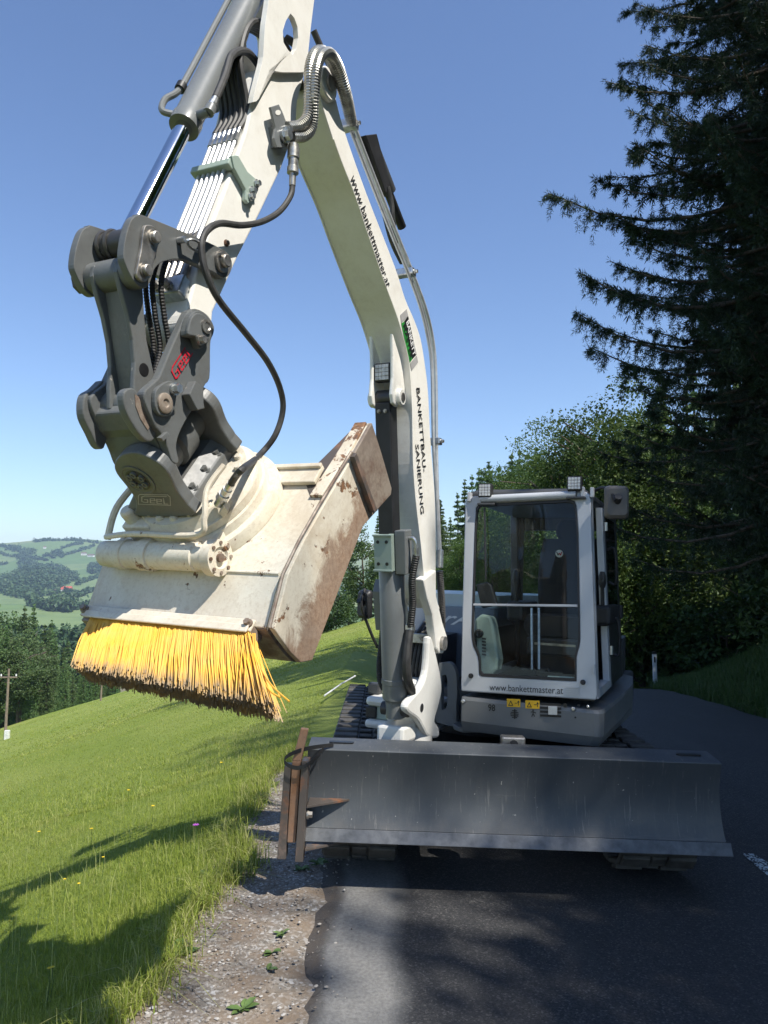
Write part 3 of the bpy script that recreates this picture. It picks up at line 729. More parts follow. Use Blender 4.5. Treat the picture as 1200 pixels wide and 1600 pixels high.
# pale step and nose at the front right of the deck
nl, nr = U.trl(1, -1.1, 569, 1112), U.trl(1, -1.1, 622, 1112); zt_, zb_ = U.trl(1, -1.1, 590, 1090).z, U.trl(1, -1.1, 590, 1140).z
st_ = MB().box(U, nl.x, nr.x+.25, -1.10, -.70, zb_, zb_+.06).build('deck_nose', 'white_clean', EX, .025)
MB().box(U, nl.x, nr.x+.25, -1.10, -.70, zt_-.065, zt_).build('deck_step', 'white_clean', st_, .03)
MB().box(U, nl.x+.03, nr.x+.25, -1.06, -.72, zb_+.061, zt_-.066).build('lamp_recess', 'pale_green', st_, .01)
MB().box(U, nl.x-.004, nl.x+.08, -1.075, -.9, zb_+.065, zt_-.07).build('lamp', 'black_plastic', st_, .01)
rl_ = U.trl(1, -.95, 588, 1090); rt2 = U.trl(1, -.95, 588, 1040)
MB().box(U, rl_.x, rl_.x+.22, -.95, -.74, zt_+.001, rt2.z).build('step_riser', 'white_clean', st_, .03)
MB().box(U, rl_.x-.05, rl_.x+.04, -1.0, -.93, zt_+.001, zt_+.08).build('side_lamp', 'body_dark', st_, .012)
# grey frame cheek with a long slot, between boom and cab
ch = [(686, 1036), (701, 1034), (708, 1040), (713, 1052), (714, 1085), (713, 1100), (713, 1128), (722, 1136), (700, 1134), (680, 1128), (676, 1080)]
P = [U.tr(1, -1.05, *q) for q in ch]
sl_ = [U.tr(1, -1.05, *q) for q in [(691, 1056), (697, 1054), (699, 1062), (699, 1100), (696, 1108), (690, 1110), (689, 1085)]]
a_, b_ = resample(P, 28), resample(sl_, 28)
def best_shift(a, b):
    n = len(a); return min(range(n), key=lambda k: sum((a[i]-b[(i+k) % n]).length for i in range(n)))
def ringplate(name, outer, inner, vec, mat, parent, n=40, bevel=.004):
    a, b = resample(outer, n), resample(inner, n)
    if sum((a[i]-b[(i) % n]).length for i in range(n)) > 1e9: pass
    k = best_shift(a, b); k2 = best_shift(a, b[::-1])
    c1 = [b[(i+k) % n] for i in range(n)]; br = b[::-1]; c2 = [br[(i+k2) % n] for i in range(n)]
    c = c1 if sum((x-y).length for x, y in zip(a, c1)) < sum((x-y).length for x, y in zip(a, c2)) else c2
    vec = Vector(vec); L = [a, c, [p+vec for p in c], [p+vec for p in a], a]; m = MB()
    V = [p for l in L[:4] for p in l]; F = []
    for q in range(4):
        for i in range(n): j = (i+1) % n; F.append((q*n+i, q*n+j, ((q+1) % 4)*n+j, ((q+1) % 4)*n+i))
    m.add(V, F); return m.build(name, mat, parent, bevel)
ringplate('frame_cheek', P, sl_, U.y*.06, 'body_grey', EX, 44, .006)
P = [U.tr(1, -1.12, *q) for q in [(707, 1130), (716, 1136), (748, 1137), (754, 1141), (748, 1145), (722, 1145), (708, 1140)]]
MB().prism(P, U.y*.10).build('foot_bracket', 'body_grey', EX, .006)
lg = [U.tr(1, -.281-.004, *q) for q in ((690, 975), (708, 974), (712, 957), (694, 957))]
def hood_text(body, x0, x1, z0, z1):
    q = [U.w(x0, -.286, z0), U.w(x1, -.286, z0), U.w(x1+.03, -.286, z1), U.w(x0+.03, -.286, z1)]
    return lettering('lettering', body, q, (0, 0, 0), 'decal_white', bpy.data.objects['engine_hood'], .35, .01)
lx0 = U.trl(1, -.28, 690, 975); lx1 = U.trl(1, -.28, 735, 957)
hood_text('rA', lx0.x, lx1.x, lx0.z, lx1.z)
# rounded cover in front of the cab floor with the stickers: skirt
def skirt_pts(z, grow=0):
    return [U.w(*p, z) for p in ((.215, -1.17-grow), (1.06+grow, -1.17-grow), (1.09+grow, -1.16-grow), (1.11+grow, -1.12), (1.14+grow, -.5), (1.15, .2), (1.10, .75), (.95, .95), (.215, .9))]
sk = MB().loft([skirt_pts(.735, -.03), skirt_pts(.80), skirt_pts(.935), skirt_pts(.955, -.01)], True).build('cab_skirt', 'body_grey', EX, .008)

# ------------------------------------------------------------------ cab
CP = U.w(0, -1.155, .96); CU = (U.w(0, -1.045, 2.30)-CP).normalized(); CN = CU.cross(U.x).normalized()   # front plane, CN points away from the camera
def cf(px, py, d=0): return hit(px, py, CP+CN*d, CN)
outer = [(727, 781), (731, 777), (740, 775), (912, 768), (920, 769), (923, 776), (926, 900), (933, 1094), (720, 1080), (722, 960)]
inner = [(748, 788), (890, 781), (897, 783), (900, 790), (903, 830), (906, 1000), (904, 1012), (900, 1024), (900, 1064), (749, 1056), (748, 1030), (745, 1020), (739, 1008), (737, 990), (742, 830), (744, 793)]
cab = empty('cab', (0, 0, 0)); cab.parent = EX
def smooth_loop(pts, d=0): return [cf(*q, d) for q in pts]
ringplate('front_frame', smooth_loop(outer), smooth_loop(inner), CN*.055, 'cab_silver', cab, 120, .008)
# dark rubber seal
def inset(pts, f, cx=822, cy=920): return [(cx+(x-cx)*f, cy+(y-cy)*f) for x, y in pts]
ringplate('window_seal', smooth_loop(inset(inner, 1.006), -.003), smooth_loop(inset(inner, .972), -.003), CN*.02, 'black_plastic', cab, 100, .002)
bar_y = (943, 947.5)
def pane(name, pts, mat, d=.01, th=.005):
    P = [cf(*q, d) for q in pts]; return MB().prism(P, CN*th).build(name, mat, cab)
pane('upper_window_pane', [(745, 790), (898, 783), (903, 830), (905, 944), (738, 943), (742, 830)], 'glass')
pane('lower_window_pane', [(738, 948), (905, 949), (906, 1000), (900, 1026), (900, 1063), (749, 1056), (746, 1022), (738, 1004)], 'glass', .014)
MB().prism([cf(*q, -.004) for q in ((739, 943), (902, 944.5), (902, 948.5), (739, 946.5))], CN*.03).build('window_rail', 'cab_silver', cab, .003)
# corner references in cab coordinates
fbl, fbr = U.l(cf(720, 1080)), U.l(cf(933, 1094)); ftl, ftr = U.l(cf(727, 778)), U.l(cf(923, 769))
ZT = max(ftl.z, ftr.z)
XBR, XTR, XBL, XTL = fbr.x, ftr.x, fbl.x, ftl.x
YB, YT = .28, .22                                         # rear of cab
def side(x_b, x_t, y, z):                                 # point on a leaning side wall
    t = (z-fbr.z)/(ZT-fbr.z); return U.w(x_b+(x_t-x_b)*t, y, z)
def yfront(z): return -1.155+(z-.96)/(2.30-.96)*.11
def post(name, side_, y0, y1, z0, z1, th, mat, parent, lean=0):
    xb, xt = (XBR, XTR) if side_ > 0 else (XBL, XTL); m = MB(); L = []
    for z in np.linspace(z0, z1, 4):
        o = yfront(z)-yfront(z0) if lean else 0
        a, b = side(xb, xt, y0+o, z), side(xb, xt, y1+o, z); L.append([a, b, b-U.x*th*side_, a-U.x*th*side_])
    return m.loft(L, True).build(name, mat, parent, .006)
zb = fbr.z
# front pillars turn the corner; the right one is followed by the open gap and the light door jamb
post('pillar', 1, -1.10, -1.05, zb, ZT-.02, .05, 'cab_silver', cab, 1)
post('pillar', -1, -1.10, -1.04, fbl.z, ZT-.02, .05, 'cab_silver', cab, 1)
def y_on_side(px, py):                                    # where a sight line meets the leaning right side
    p0 = side(XBR, XTR, 0, zb); n = U.y.cross(side(XBR, XTR, 0, ZT)-p0).normalized(); return U.l(hit(px, py, p0, n))
jb, jt = y_on_side(954, 1076), y_on_side(942, 786)
jy = (jb.y+jt.y)/2
post('door_jamb', 1, jy-.05, jy+.05, zb, ZT-.05, .045, 'cab_silver', cab)
post('pillar', 1, YB-.12, YB, zb, ZT-.02, .05, 'door_dark', cab)
post('pillar', -1, YB-.10, YB, zb, ZT-.02, .06, 'door_dark', cab)
post('sill', 1, -1.04, jy-.051, zb-.0, zb+.05, .06, 'cab_silver', cab)
post('sill', 1, jy+.051, YB-.13, zb, zb+.06, .05, 'door_dark', cab)
post('sill', -1, -1.03, YB-.11, zb, zb+.06, .05, 'cab_silver', cab)
# dark door leaf behind the jamb with glass, handles and hinges
dr = post('door_panel', 1, jy+.06, YB-.13, zb+.061, zb+.42, .03, 'door_dark', cab)
post('door_glass', 1, jy+.06, YB-.13, zb+.43, ZT-.10, .008, 'dark_glass', cab)
post('door_rail', 1, jy+.052, jy+.11, zb+.43, ZT-.06, .045, 'door_dark', cab)
post('door_rail', 1, jy+.052, YB-.13, ZT-.10, ZT-.03, .05, 'door_dark', cab)
def grip(z0, z1, y):
    a, b = side(XBR, XTR, y, z0), side(XBR, XTR, y, z1); o = U.x*.05
    return MB().tube(spline([a, a+o, b+o, b], 5), .010, 8).build('grab_handle', 'black_plastic', cab)
grip(zb+.72, zb+.95, jy+.14); grip(zb+.22, zb+.45, jy+.14)
m = MB()
for z in (zb+.25, ZT-.18): p = side(XBR, XTR, jy, z); m.cyl(p+U.x*.012-U.z*.03, p+U.x*.012+U.z*.03, .016, n=12)
m.build('hinge', 'zinc', cab)
MB().box(Frame(side(XBR, XTR, YB-.3, zb+.5), U.x, U.y, U.z), .0, .05, -.05, .05, -.05, .05).build('door_catch', 'black_plastic', cab, .01)
post('left_window_pane', -1, -1.03, YB-.11, zb+.35, ZT-.06, .006, 'side_glass', cab)
post('left_panel', -1, -1.03, YB-.11, zb+.061, zb+.349, .03, 'door_dark', cab)
# rear wall with window
def rw(px0, px1): return None
MB().box(U, XBL+.02, XBR-.02, YB-.03, YB, zb, zb+.50).build('rear_panel', 'door_dark', cab)
MB().box(U, XTL+.02, XTL+.10, YB-.03, YB-.002, zb+.5, ZT-.02).box(U, XTR-.12, XTR-.02, YB-.03, YB-.002, zb+.5, ZT-.02).box(U, XTL+.10, XTR-.12, YB-.03, YB-.002, ZT-.16, ZT-.02).build('rear_frame', 'door_dark', cab, .01)
MB().box(U, XTL+.10, XTR-.12, YB-.02, YB-.014, zb+.5, ZT-.16).build('rear_window_pane', 'side_glass', cab)
# floor and roof
MB().box(U, XBL+.01, XBR-.03, -1.08, YB, zb-.02, zb+.012).build('floor', 'black_plastic', cab)
rf = MB().loft([[U.w(x, y, ZT+dz) for x, y in ((XTL-.01+i, yfront(ZT)-.0+i), (XTR+.01-i, yfront(ZT)-.0+i), (XTR+.01-i, YB+.06-i), (XTL-.01+i, YB+.06-i))] for dz, i in ((-.055, .05), (-.02, .03), (.012, .03), (.035, .07))], True).build('roof', 'body_dark', cab, .012)
MB().tube([cf(752, 780, -.012), cf(825, 776.5, -.018), cf(900, 773, -.012)], .026, 12).build('roof_rail', 'cab_silver', cab)
for px, py in ((733, 777), (910, 769), (925, 770)):
    MB().box(Frame(cf(px, py, -.01), U.x, U.y, U.z), -.012, .012, -.01, .04, -.03, .035).build('lifting_eye', 'cab_silver', cab, .005)
for cx, cy in ((757, 766), (897, 755)):                                   # work lights
    o = cf(cx, cy, -.05); f = Frame(o, U.x, U.y, U.z)
    wl_ = MB().box(f, -.046, .046, .004, .06, -.046, .046).build('work_light', 'black_plastic', cab, .006)
    le = MB()
    for ix in range(4):
        for iz in range(4): le.box(f, -.038+ix*.0195, -.038+ix*.0195+.0175, -.002, .0035, -.038+iz*.0195, -.038+iz*.0195+.0175)
    le.build('lens', 'decal_white' if False else 'silver_pipe', wl_, .002)
    MB().box(f, -.012, .012, .02, .03, -.085, -.046).box(f, -.05, .07, .0, .05, -.10, -.085).build('bracket', 'body_dark', wl_, .004)
# cab front small things
m = MB()
for q in ((736, 1056), (911, 1066)): hexbolt(m, cf(*q), -CN, .012, .022)
m.build('bolt', 'black_plastic', cab)
m = MB()
for k in range(4): 
    m.prism([cf(*q, -.002) for q in ((884, 1072.5+k*3.4), (905, 1074+k*3.4), (905, 1075.6+k*3.4), (884, 1074.1+k*3.4))], -CN*.006)
m.build('louvre', 'cab_silver', cab)
m = MB(); p = cf(929, 1040); m.tube([p, p-CN*.03, p-CN*.03-U.z*.05], .007, 8); m.build('catch', 'cab_silver', cab)
lettering('lettering', 'www.bankettmaster.at', [cf(*q) for q in ((765, 1078.6), (880, 1084.5), (880, 1073.5), (765, 1068.5))], -CN*.003, 'decal_black', cab, 0, .0)
# wiper arm
MB().tube([cf(757, 793, -.02), cf(758, 850, -.03), cf(759, 905, -.02)], .006, 6).tube([cf(741, 863, .02), cf(752, 862, .02), cf(758, 850, .02)], .005, 6).build('wiper', 'black_plastic', cab)
# seat
sx, sy, sz = (XBL+XBR)/2+.085, -.22, zb+.40
def cushion(name, x0, x1, y0, y1, z0, z1, mat, parent, b=.04, lean=0):
    m = MB(); L = []
    for t in (0, .25, .5, .75, 1):
        z = z0+(z1-z0)*t; o = lean*t; k = .03*abs(2*t-1)**2
        L.append([U.w(x0+k, y0+o, z), U.w(x1-k, y0+o, z), U.w(x1-k, y1+o, z), U.w(x0+k, y1+o, z)])
    return m.loft(L, True).build(name, mat, parent, b, seg=4)
seat = cushion('seat', sx-.24, sx+.24, sy-.42, sy+.06, zb+.33, zb+.47, 'seat_fabric', cab)
cushion('seat_back', sx-.25, sx+.25, sy+.02, sy+.14, zb+.42, zb+1.04, 'seat_fabric', seat, .05, .08)
cushion('headrest', sx-.13, sx+.13, sy+.12, sy+.20, zb+1.03, zb+1.19, 'seat_fabric', seat, .04, .02)
cushion('seat_base', sx-.18, sx+.18, sy-.36, sy+.04, zb+.02, zb+.33, 'black_plastic', seat, .02)
# emblem on the seat back: white disc with a red and dark w
w_y = sy+.02+.08*.83-.006; wc = U.w(sx+.02, w_y, 0); wz = U.trl(1, w_y, 874, 865); wp = U.w(wz.x, w_y, wz.z)
em = MB().cyl(wp, wp-U.y*.004, .029, n=28).build('emblem', 'decal_white', seat)
MB().add(quad_map(*[stroke_faces([[(.02, .9), (.27, .1), (.5, .62)]], .2)[0]], wp-U.x*.02-U.z*.014, wp+U.x*.02-U.z*.014, wp+U.x*.02+U.z*.014, wp-U.x*.02+U.z*.014, -U.y*.006), stroke_faces([[(.02, .9), (.27, .1), (.5, .62)]], .2)[1]).build('emblem_stroke', 'decal_black', seat)
MB().add(quad_map(*[stroke_faces([[(.5, .62), (.73, .1), (.98, .9)]], .2)[0]], wp-U.x*.02-U.z*.014, wp+U.x*.02-U.z*.014, wp+U.x*.02+U.z*.014, wp-U.x*.02+U.z*.014, -U.y*.0068), stroke_faces([[(.5, .62), (.73, .1), (.98, .9)]], .2)[1]).build('emblem_stroke', 'decal_red', seat)
# arm consoles, levers, monitor, pedals, pale side console
for sg in (-1, 1):
    MB().box(U, sx+sg*.30-.06, sx+sg*.30+.06, sy-.42, sy+.1, zb+.42, zb+.56).build('console', 'black_plastic', cab, .025)
    MB().tube([U.w(sx+sg*.30, sy-.36, zb+.56), U.w(sx+sg*.30, sy-.38, zb+.70)], .014, 8).lathe(U.w(sx+sg*.30, sy-.38, zb+.68), U.z, [(0, .018), (.03, .026), (.08, .026), (.11, .015)], 12).build('joystick', 'black_plastic', cab)
mo = MB().prism([cf(*q, .16) for q in ((743, 913), (762, 909), (768, 914), (777, 945), (752, 950))], CN*.05).build('monitor', 'black_plastic', cab, .01)
MB().prism([cf(*q, .12) for q in ((741, 968), (752, 959), (766, 962), (770, 975), (779, 1030), (776, 1046), (768, 1056), (749, 1056), (744, 1010))], CN*.14).build('side_console', 'pale_green', cab, .018)
m = MB()
for k in range(6): m.prism([cf(*q, .112) for q in ((753, 996+k*5), (759, 997+k*5), (759, 999.5+k*5), (753, 998.5+k*5))], CN*.01)
m.lathe(cf(749, 990, .115), -CN, [(0, .03), (.02, .03), (.03, .018)], 14); m.build('knob', 'black_plastic', cab)
m = MB()
for px in (831, 842): m.tube([cf(px, 1046, .22), cf(px, 950, .30)], .008, 8)
m.build('travel_lever', 'zinc', cab)
m = MB()
for x0, x1 in ((813, 834), (838, 858)): m.prism([cf(*q, .22) for q in ((x0, 1049), (x0+2, 1044), (x1-2, 1044), (x1, 1049))], CN*.05)
m.build('pedal', 'black_plastic', cab, .006)
m = MB(); m.tube([cf(856, 1058, .06), cf(880, 1059, .06), cf(897, 1060, .06)], .009, 8); m.build('floor_hose', 'pale_green', cab)
MB().box(U, sx-.2, sx+.2, sy-.47, sy-.43, zb+.20, zb+.32).build('seat_pocket', 'black_plastic', seat, .015)
MB().box(U, sx-.14, sx+.14, sy-.476, sy-.47, zb+.27, zb+.285).build('seat_trim', 'worn_steel', seat)
# mirrors
def mirror(c, ax, nrm, w, h, arm, name='mirror'):
    f = Frame(c, ax, nrm, ax.cross(nrm)); m = MB(); L = []
    for d, k in ((-.035, .78), (-.02, .95), (.0, 1.0), (.012, .97)):
        pts = []
        for sx_, sz_ in ((1, 1), (-1, 1), (-1, -1), (1, -1)):
            for a in np.linspace(0, math.pi/2, 5):
                b = a+{(1, 1): 0, (-1, 1): math.pi/2, (-1, -1): math.pi, (1, -1): 1.5*math.pi}[(sx_, sz_)]
                pts.append(f.w((sx_*(w-.03)+.03*math.cos(b))*k, d, (sz_*(h-.03)+.03*math.sin(b))*k))
        L.append(pts)
    mi = m.loft(L, True, True).build(name, 'mirror_shell', EX)
    mm = MB(); mm.tube(spline(arm, 6), .011, 8); mm.cyl(f.w(0, -.07, .03), f.w(0, -.02, .0), .022); mm.build('mirror_arm', 'black_plastic', mi); return mi
simple('mirror_shell', (.115, .105, .095), .5, var=.2, bump=.0008)
mc = cf(963, 785, -.05)
mirror(mc, (U.x*.95+U.y*.3).normalized(), (U.y*.95-U.x*.3).normalized(), .075, .105, [cf(928, 768, .05), cf(940, 762, -.0), cf(952, 766, -.06), cf(962, 782, -.12)])
lm = U.tr(1, -1.0, 571, 944)
simple('mirror_dark', (.02, .02, .021), .45)
o = mirror(lm, (U.x*.95-U.y*.3).normalized(), (U.y*.95+U.x*.3).normalized(), .06, .105, [lm-U.y*.02+U.z*.11, lm-U.y*.07, U.tr(1, -1.0, 578, 985), U.tr(1, -.95, 590, 1012)])
o.data.materials[0] = MATS['mirror_dark']
# things on the skirt front
KP = U.w(0, -1.17, 0)
def kf(px, py, d=0): return hit(px, py, KP-U.y*d, U.y)
lettering('lettering', '98', [kf(*q) for q in ((763, 1111), (774, 1111.5), (774, 1100.5), (763, 1100))], -U.y*.003, 'decal_black', sk, 0, .02)
for x0, y0, x1, y1 in ((792, 1091.5, 813, 1105), (821, 1094, 843, 1107.5)):
    s_ = MB().prism([kf(*q, .0012) for q in ((x0, y1-.8), (x1, y1), (x1, y0+.8), (x0, y0))], -U.y*.0015).build('warning_sticker', 'decal_yellow', sk)
    cx = x0+6; m = MB()
    V, F = stroke_faces([[(.1, .1), (.9, .1), (.5, .9), (.1, .1)]], .14); m.add(quad_map(V, kf(cx-4, y1-2, .0032), kf(cx+4, y1-2, .0032), kf(cx+4, y0+3, .0032), kf(cx-4, y0+3, .0032), Vector((0, 0, 0))), F)
    V, F = stroke_faces([[(.1, .5), (.5, .5)], [(.75, .1), (.75, .9)], [(.6, .65), (.75, .92), (.9, .65)]], .12); m.add(quad_map(V, kf(x1-9, y1-2.2, .0036), kf(x1-1, y1-2.2, .0036), kf(x1-1, y0+3, .0036), kf(x1-9, y0+3, .0036), Vector((0, 0, 0))), F)
    m.build('pictogram', 'decal_black', s_)
m = MB()
for k, (w0, w1) in enumerate(((-4, 4), (-6, 6), (-6.5, 6.5), (-6, 6), (-4, 4))): m.prism([kf(*q, .001) for q in ((804+w0, 1109.5+k*2.6), (804+w1, 1110+k*2.6), (804+w1, 1111.4+k*2.6), (804+w0, 1110.9+k*2.6))], -U.y*.002)
m.prism([kf(*q, .0035) for q in ((803, 1108), (805.4, 1108), (805.4, 1123), (803, 1123))], -U.y*.002); m.build('horn_grille', 'decal_black', sk)
m = MB()
for k in range(4): m.prism([kf(*q, .001) for q in ((844, 1098+k*6), (877, 1099.5+k*6), (877, 1103+k*6), (844, 1101.5+k*6))], -U.y*.002)
m.build('vent_slot', 'decal_black', sk)
MB().prism([kf(*q, .004) for q in ((857, 1103), (871, 1103.5), (871, 1117), (857, 1116.5))], -U.y*.012).build('lamp', 'silver_pipe', sk, .003)
m = MB()
for q, r_ in (((724, 1096), .014), ((896, 1108), .013), ((919, 1104), .010)): p = kf(*q); m.lathe(p, -U.y, [(0, r_), (.005, r_), (.009, r_*.6)], 16)
m.build('bolt', 'zinc', sk)
m = MB()
for q, r_ in (((883, 1102), .013), ((904, 1102), .006), ((899, 1121), .006)): p = kf(*q, .001); m.cyl(p, p-U.y*.002, r_, n=16)
m.build('plug', 'decal_black', sk)
V, F = stroke_faces([[(.3, .0), (.5, .4), (.5, .8)], [(.7, .0), (.5, .4)], [(.2, .65), (.5, .7), (.9, .5)], [(.42, .95), (.58, .95)]], .14)
MB().add(quad_map(V, kf(828, 1119, .002), kf(838, 1119, .002), kf(838, 1109, .002), kf(828, 1109, .002), Vector((0, 0, 0))), F).build('pictogram', 'decal_black', sk)
m = MB(); p = M.w(.0, -1.64, .80)
m.box(M, -.08, .06, -1.60, -1.52, .66, .80); m.build('hydraulic_block', 'worn_steel', EX, .01)
m = MB(); m.cyl(M.w(-.01, -1.601, .765), M.w(-.01, -1.62, .765), .022); m.build('block_port', 'black_plastic', EX)
# ------------------------------------------------------------------ swing post, boom
HB = .112
wing = [(671, 997), (676, 999), (685, 1035), (690, 1061), (690.6, 1082), (685, 1107), (680, 1126), (686, 1136), (687, 1150), (680, 1154), (669, 1151), (662, 1139), (654, 1125), (642, 1116), (636, 1109), (637.5, 1098), (645, 1089), (657.5, 1074), (666, 1055), (669, 1030)]
sp_post = plate('swing_post', wing, .125, .078, 'white_clean', EX, .016, 3)
# left wing mirrors the right one
P = bt(-.10, [(597, 1102), (599, 1090), (606, 1084), (614, 1086), (617, 1098), (615, 1112), (617, 1128), (623, 1148), (616, 1147), (607, 1131), (600, 1115)])
MB().prism(spline(P, 3, True), S*.05).build('post_wing', 'white_clean', sp_post, .014)
pl = Bf.l(Bf.tr(0, 0, 618, 1108))                              # boom cylinder foot pin
MB().box(Bf, -.10, .077, pl.y-.05, pl.y+.16, pl.z-.20, pl.z-.09).build('post_yoke', 'white_clean', sp_post, .02)
MB().lathe(Bf.w(0, pl.y+.28, .66), Bf.z, [(0, .10), (.02, .125), (.42, .125), (.44, .10)], 28).build('post_hub', 'white_clean', sp_post)
m = MB(); m.cyl(Bf.w(-.085, pl.y, pl.z), Bf.w(.085, pl.y, pl.z), .04, n=24); m.build('pin', 'greased_steel', sp_post)
m = MB(); q = Bf.tr(0, .1255, 659, 1106); m.cyl(q, q+S*.002, .026, n=20); m.build('grease_recess', 'black_plastic', sp_post)
belly = [(499, 146), (503, 160), (510, 185), (530, 245), (555, 309), (572, 360), (589, 410), (603, 450), (612, 474), (620, 496), (630, 530), (637.5, 562), (640.5, 590), (642.5, 620), (643.7, 650), (645, 725), (649, 783), (657, 852), (663, 913), (668, 936)]
top = [(688, 952), (681, 928), (681, 870), (680, 783), (673, 689), (669, 612), (664, 569), (657.5, 530), (647.5, 500), (633, 466), (617, 416), (572, 300), (537, 200), (524, 150), (519, 128), (507, 118), (498, 128)]
Pb, Pt = spline(bt(HB, belly), 4), spline(bt(HB, top), 4)
boom = MB().prism(Pb+Pt, S*(-2*HB)).build('boom', 'white_paint', EX, .010, seg=3)
# raised border strips along both side edges (welded flange edges)
for e in (Pb,):
    MB().tube([p+S*.002 for p in resample(Pb, 60, False)[4:-2]], .004, 6).tube([p-S*(2*HB+.002) for p in resample(Pb, 60, False)[4:-2]], .007, 6).build('weld_edge', 'white_paint', boom)
leg = [(661, 905), (668, 936), (676, 962), (680, 994), (682, 1014), (687, 1021), (693, 1021), (699, 1008), (699, 994), (692, 972), (682, 930), (682, 890)]
for s0, s1 in ((HB+.028, HB-.03), (-HB-.028, -HB+.03)):
    P = bt(HB+.028, leg); P = [Bf.w(s0, Bf.l(p).y, Bf.l(p).z) for p in P]
    MB().prism(P, S*(s1-s0)).build('boom_foot', 'white_paint', boom, .012)
fp = Bf.l(Bf.tr(0, HB+.03, 691, 1005))
m = MB(); m.cyl(Bf.w(-HB-.05, fp.y, fp.z), Bf.w(HB+.05, fp.y, fp.z), .045, n=24); m.build('pin', 'worn_steel', boom)
# tip boss
tp = Bf.l(Bf.tr(0, HB, 507, 133))
m = MB()
for s0, s1 in ((HB, HB+.028), (-HB, -HB-.028)): m.lathe(Bf.w(s0, tp.y, tp.z), S*(1 if s1 > s0 else -1), [(0, .075), (.022, .075), (.028, .068)], 30)
m.build('tip_boss', 'white_paint', boom)
m = MB(); m.cyl(Bf.w(-HB-.04, tp.y, tp.z), Bf.w(HB+.04, tp.y, tp.z), .035, n=24); m.build('pin', 'worn_steel', boom)
# cylinder ears on the belly, with bosses
ear = [(614, 520), (620, 540), (626, 560), (630, 580), (633, 606), (633, 624), (628, 634), (621, 636), (615, 630), (613, 616), (615, 590), (615, 556)]
el = Bf.l(Bf.tr(0, .078, 623, 621))
for s0, s1 in ((.078, .054), (-.078, -.054)):
    P = [Bf.w(s0, Bf.l(p).y, Bf.l(p).z) for p in bt(.078, ear)]
    MB().prism(P, S*(s1-s0)).build('cylinder_ear', 'white_paint', boom, .008)
m = MB()
for sg in (1, -1): m.lathe(Bf.w(sg*.0785, el.y, el.z), S*sg, [(0, .05), (.02, .05), (.026, .044), (.026, .022), (.020, .02)], 26)
m.build('ear_boss', 'white_paint', boom)
m = MB(); m.cyl(Bf.w(-.11, el.y, el.z), Bf.w(.11, el.y, el.z), .026); m.build('pin', 'worn_steel', boom)
# belly lamp between the ears
bel = [Bf.tr(0, 0.0, *q) for q in ((602, 570), (602, 598))]
lc = (bel[0]+bel[1])/2; up = (bel[0]-bel[1]).normalized(); f = Frame(lc+TF*.015, S, -S.cross(up), up)
MB().box(f, -.05, .05, -.03, .02, -.055, .055).build('boom_lamp', 'black_plastic', boom, .008)
m = MB()
for ix in range(4):
    for iz in range(4):
        m.box(f, -.043+ix*.0215, -.043+ix*.0215+.0205, -.034, -.0305, -.046+iz*.023, -.046+iz*.023+.0222)
m.build('lens', 'armour_hose', boom, .003)
# lettering and sticker on the side
def bs(px, py): return Bf.tr(0, HB, px, py)
lettering('lettering', 'www.bankettmaster.at', [bs(*q) for q in ((545.5, 278), (602.5, 449), (610.5, 445), (554, 271.5))], S*.004, 'decal_black', boom, 0, .005)
lettering('lettering', 'BANKETTBAU-', [bs(*q) for q in ((649.5, 606), (660, 737), (665.5, 736), (655, 606))], S*.004, 'decal_black', boom, 0, .008)
lettering('lettering', 'SANIERUNG', [bs(*q) for q in ((648, 694), (656.5, 803), (662, 802), (653.5, 694))], S*.004, 'decal_black', boom, 0, .008)
st = MB().prism([bs(*q)+S*.002 for q in ((631, 502), (643.5, 561), (650, 554), (637, 494))], S*.0015).build('sticker', 'decal_black', boom)
lettering('lettering', 'BANKETT', [bs(*q) for q in ((633.5, 504), (644.5, 557), (648.5, 553), (637.5, 499))], S*.0055, 'decal_white', st, 0, .02)
MB().prism([bs(*q)+S*.002 for q in ((626.5, 506), (639.5, 567), (643.4, 561.4), (630.8, 502.4))], S*.0015).build('sticker', 'decal_green', boom)
lettering('lettering', 'MASTER', [bs(*q) for q in ((628.6, 509), (639.8, 563), (642.8, 559.5), (631.6, 505))], S*.0055, 'decal_black', st, 0, .02)
MB().prism([bs(*q)+S*.002 for q in ((625, 492), (626.5, 505), (637, 493), (634.5, 483))], S*.0015).build('sticker', 'decal_grey', boom)
MB().prism([bs(*q)+S*.002 for q in ((640, 568), (642.5, 579), (652.5, 566), (650.3, 555.5))], S*.0015).build('sticker', 'decal_grey', boom)
# steel pipes on the boom's back, clamps
pipes = [[(549, 205, .10), (582, 290, .10), (614, 370, .10), (637, 425, .10), (657, 480, .10), (669, 530, .10), (675, 580, .10), (677, 690, .10), (682, 780, .10), (685, 866, .10)],
         [(556, 203, .07), (590, 290, .07), (622, 370, .07), (645, 427, .07), (666, 485, .07), (677, 535, .07), (681, 590, .07), (682, 690, .07), (684, 780, .08), (688, 866, .09)],
         [(553, 204, .02), (586, 290, .02), (618, 370, .02), (642, 430, .02), (663, 490, .02), (673, 540, .02), (678, 600, .02), (679, 690, .02), (681, 780, .03), (684, 860, .04)]]
for p in pipes: hose('steel_pipe', p, .011, 'silver_pipe', boom, 6, 8)
for q in ((545, 196, .08), (637, 426, .08), (679, 690, .08)):
    p = Bf.tr(0, q[2], q[0], q[1]); f = Frame(p, S, Bf.y, Bf.z); MB().box(f, -.08, .045, -.03, .03, -.022, .022).build('pipe_clamp', 'zinc', boom, .006)
    m = MB(); hexbolt(m, p+S*.045, S, .011, .02); m.build('bolt', 'zinc', boom)
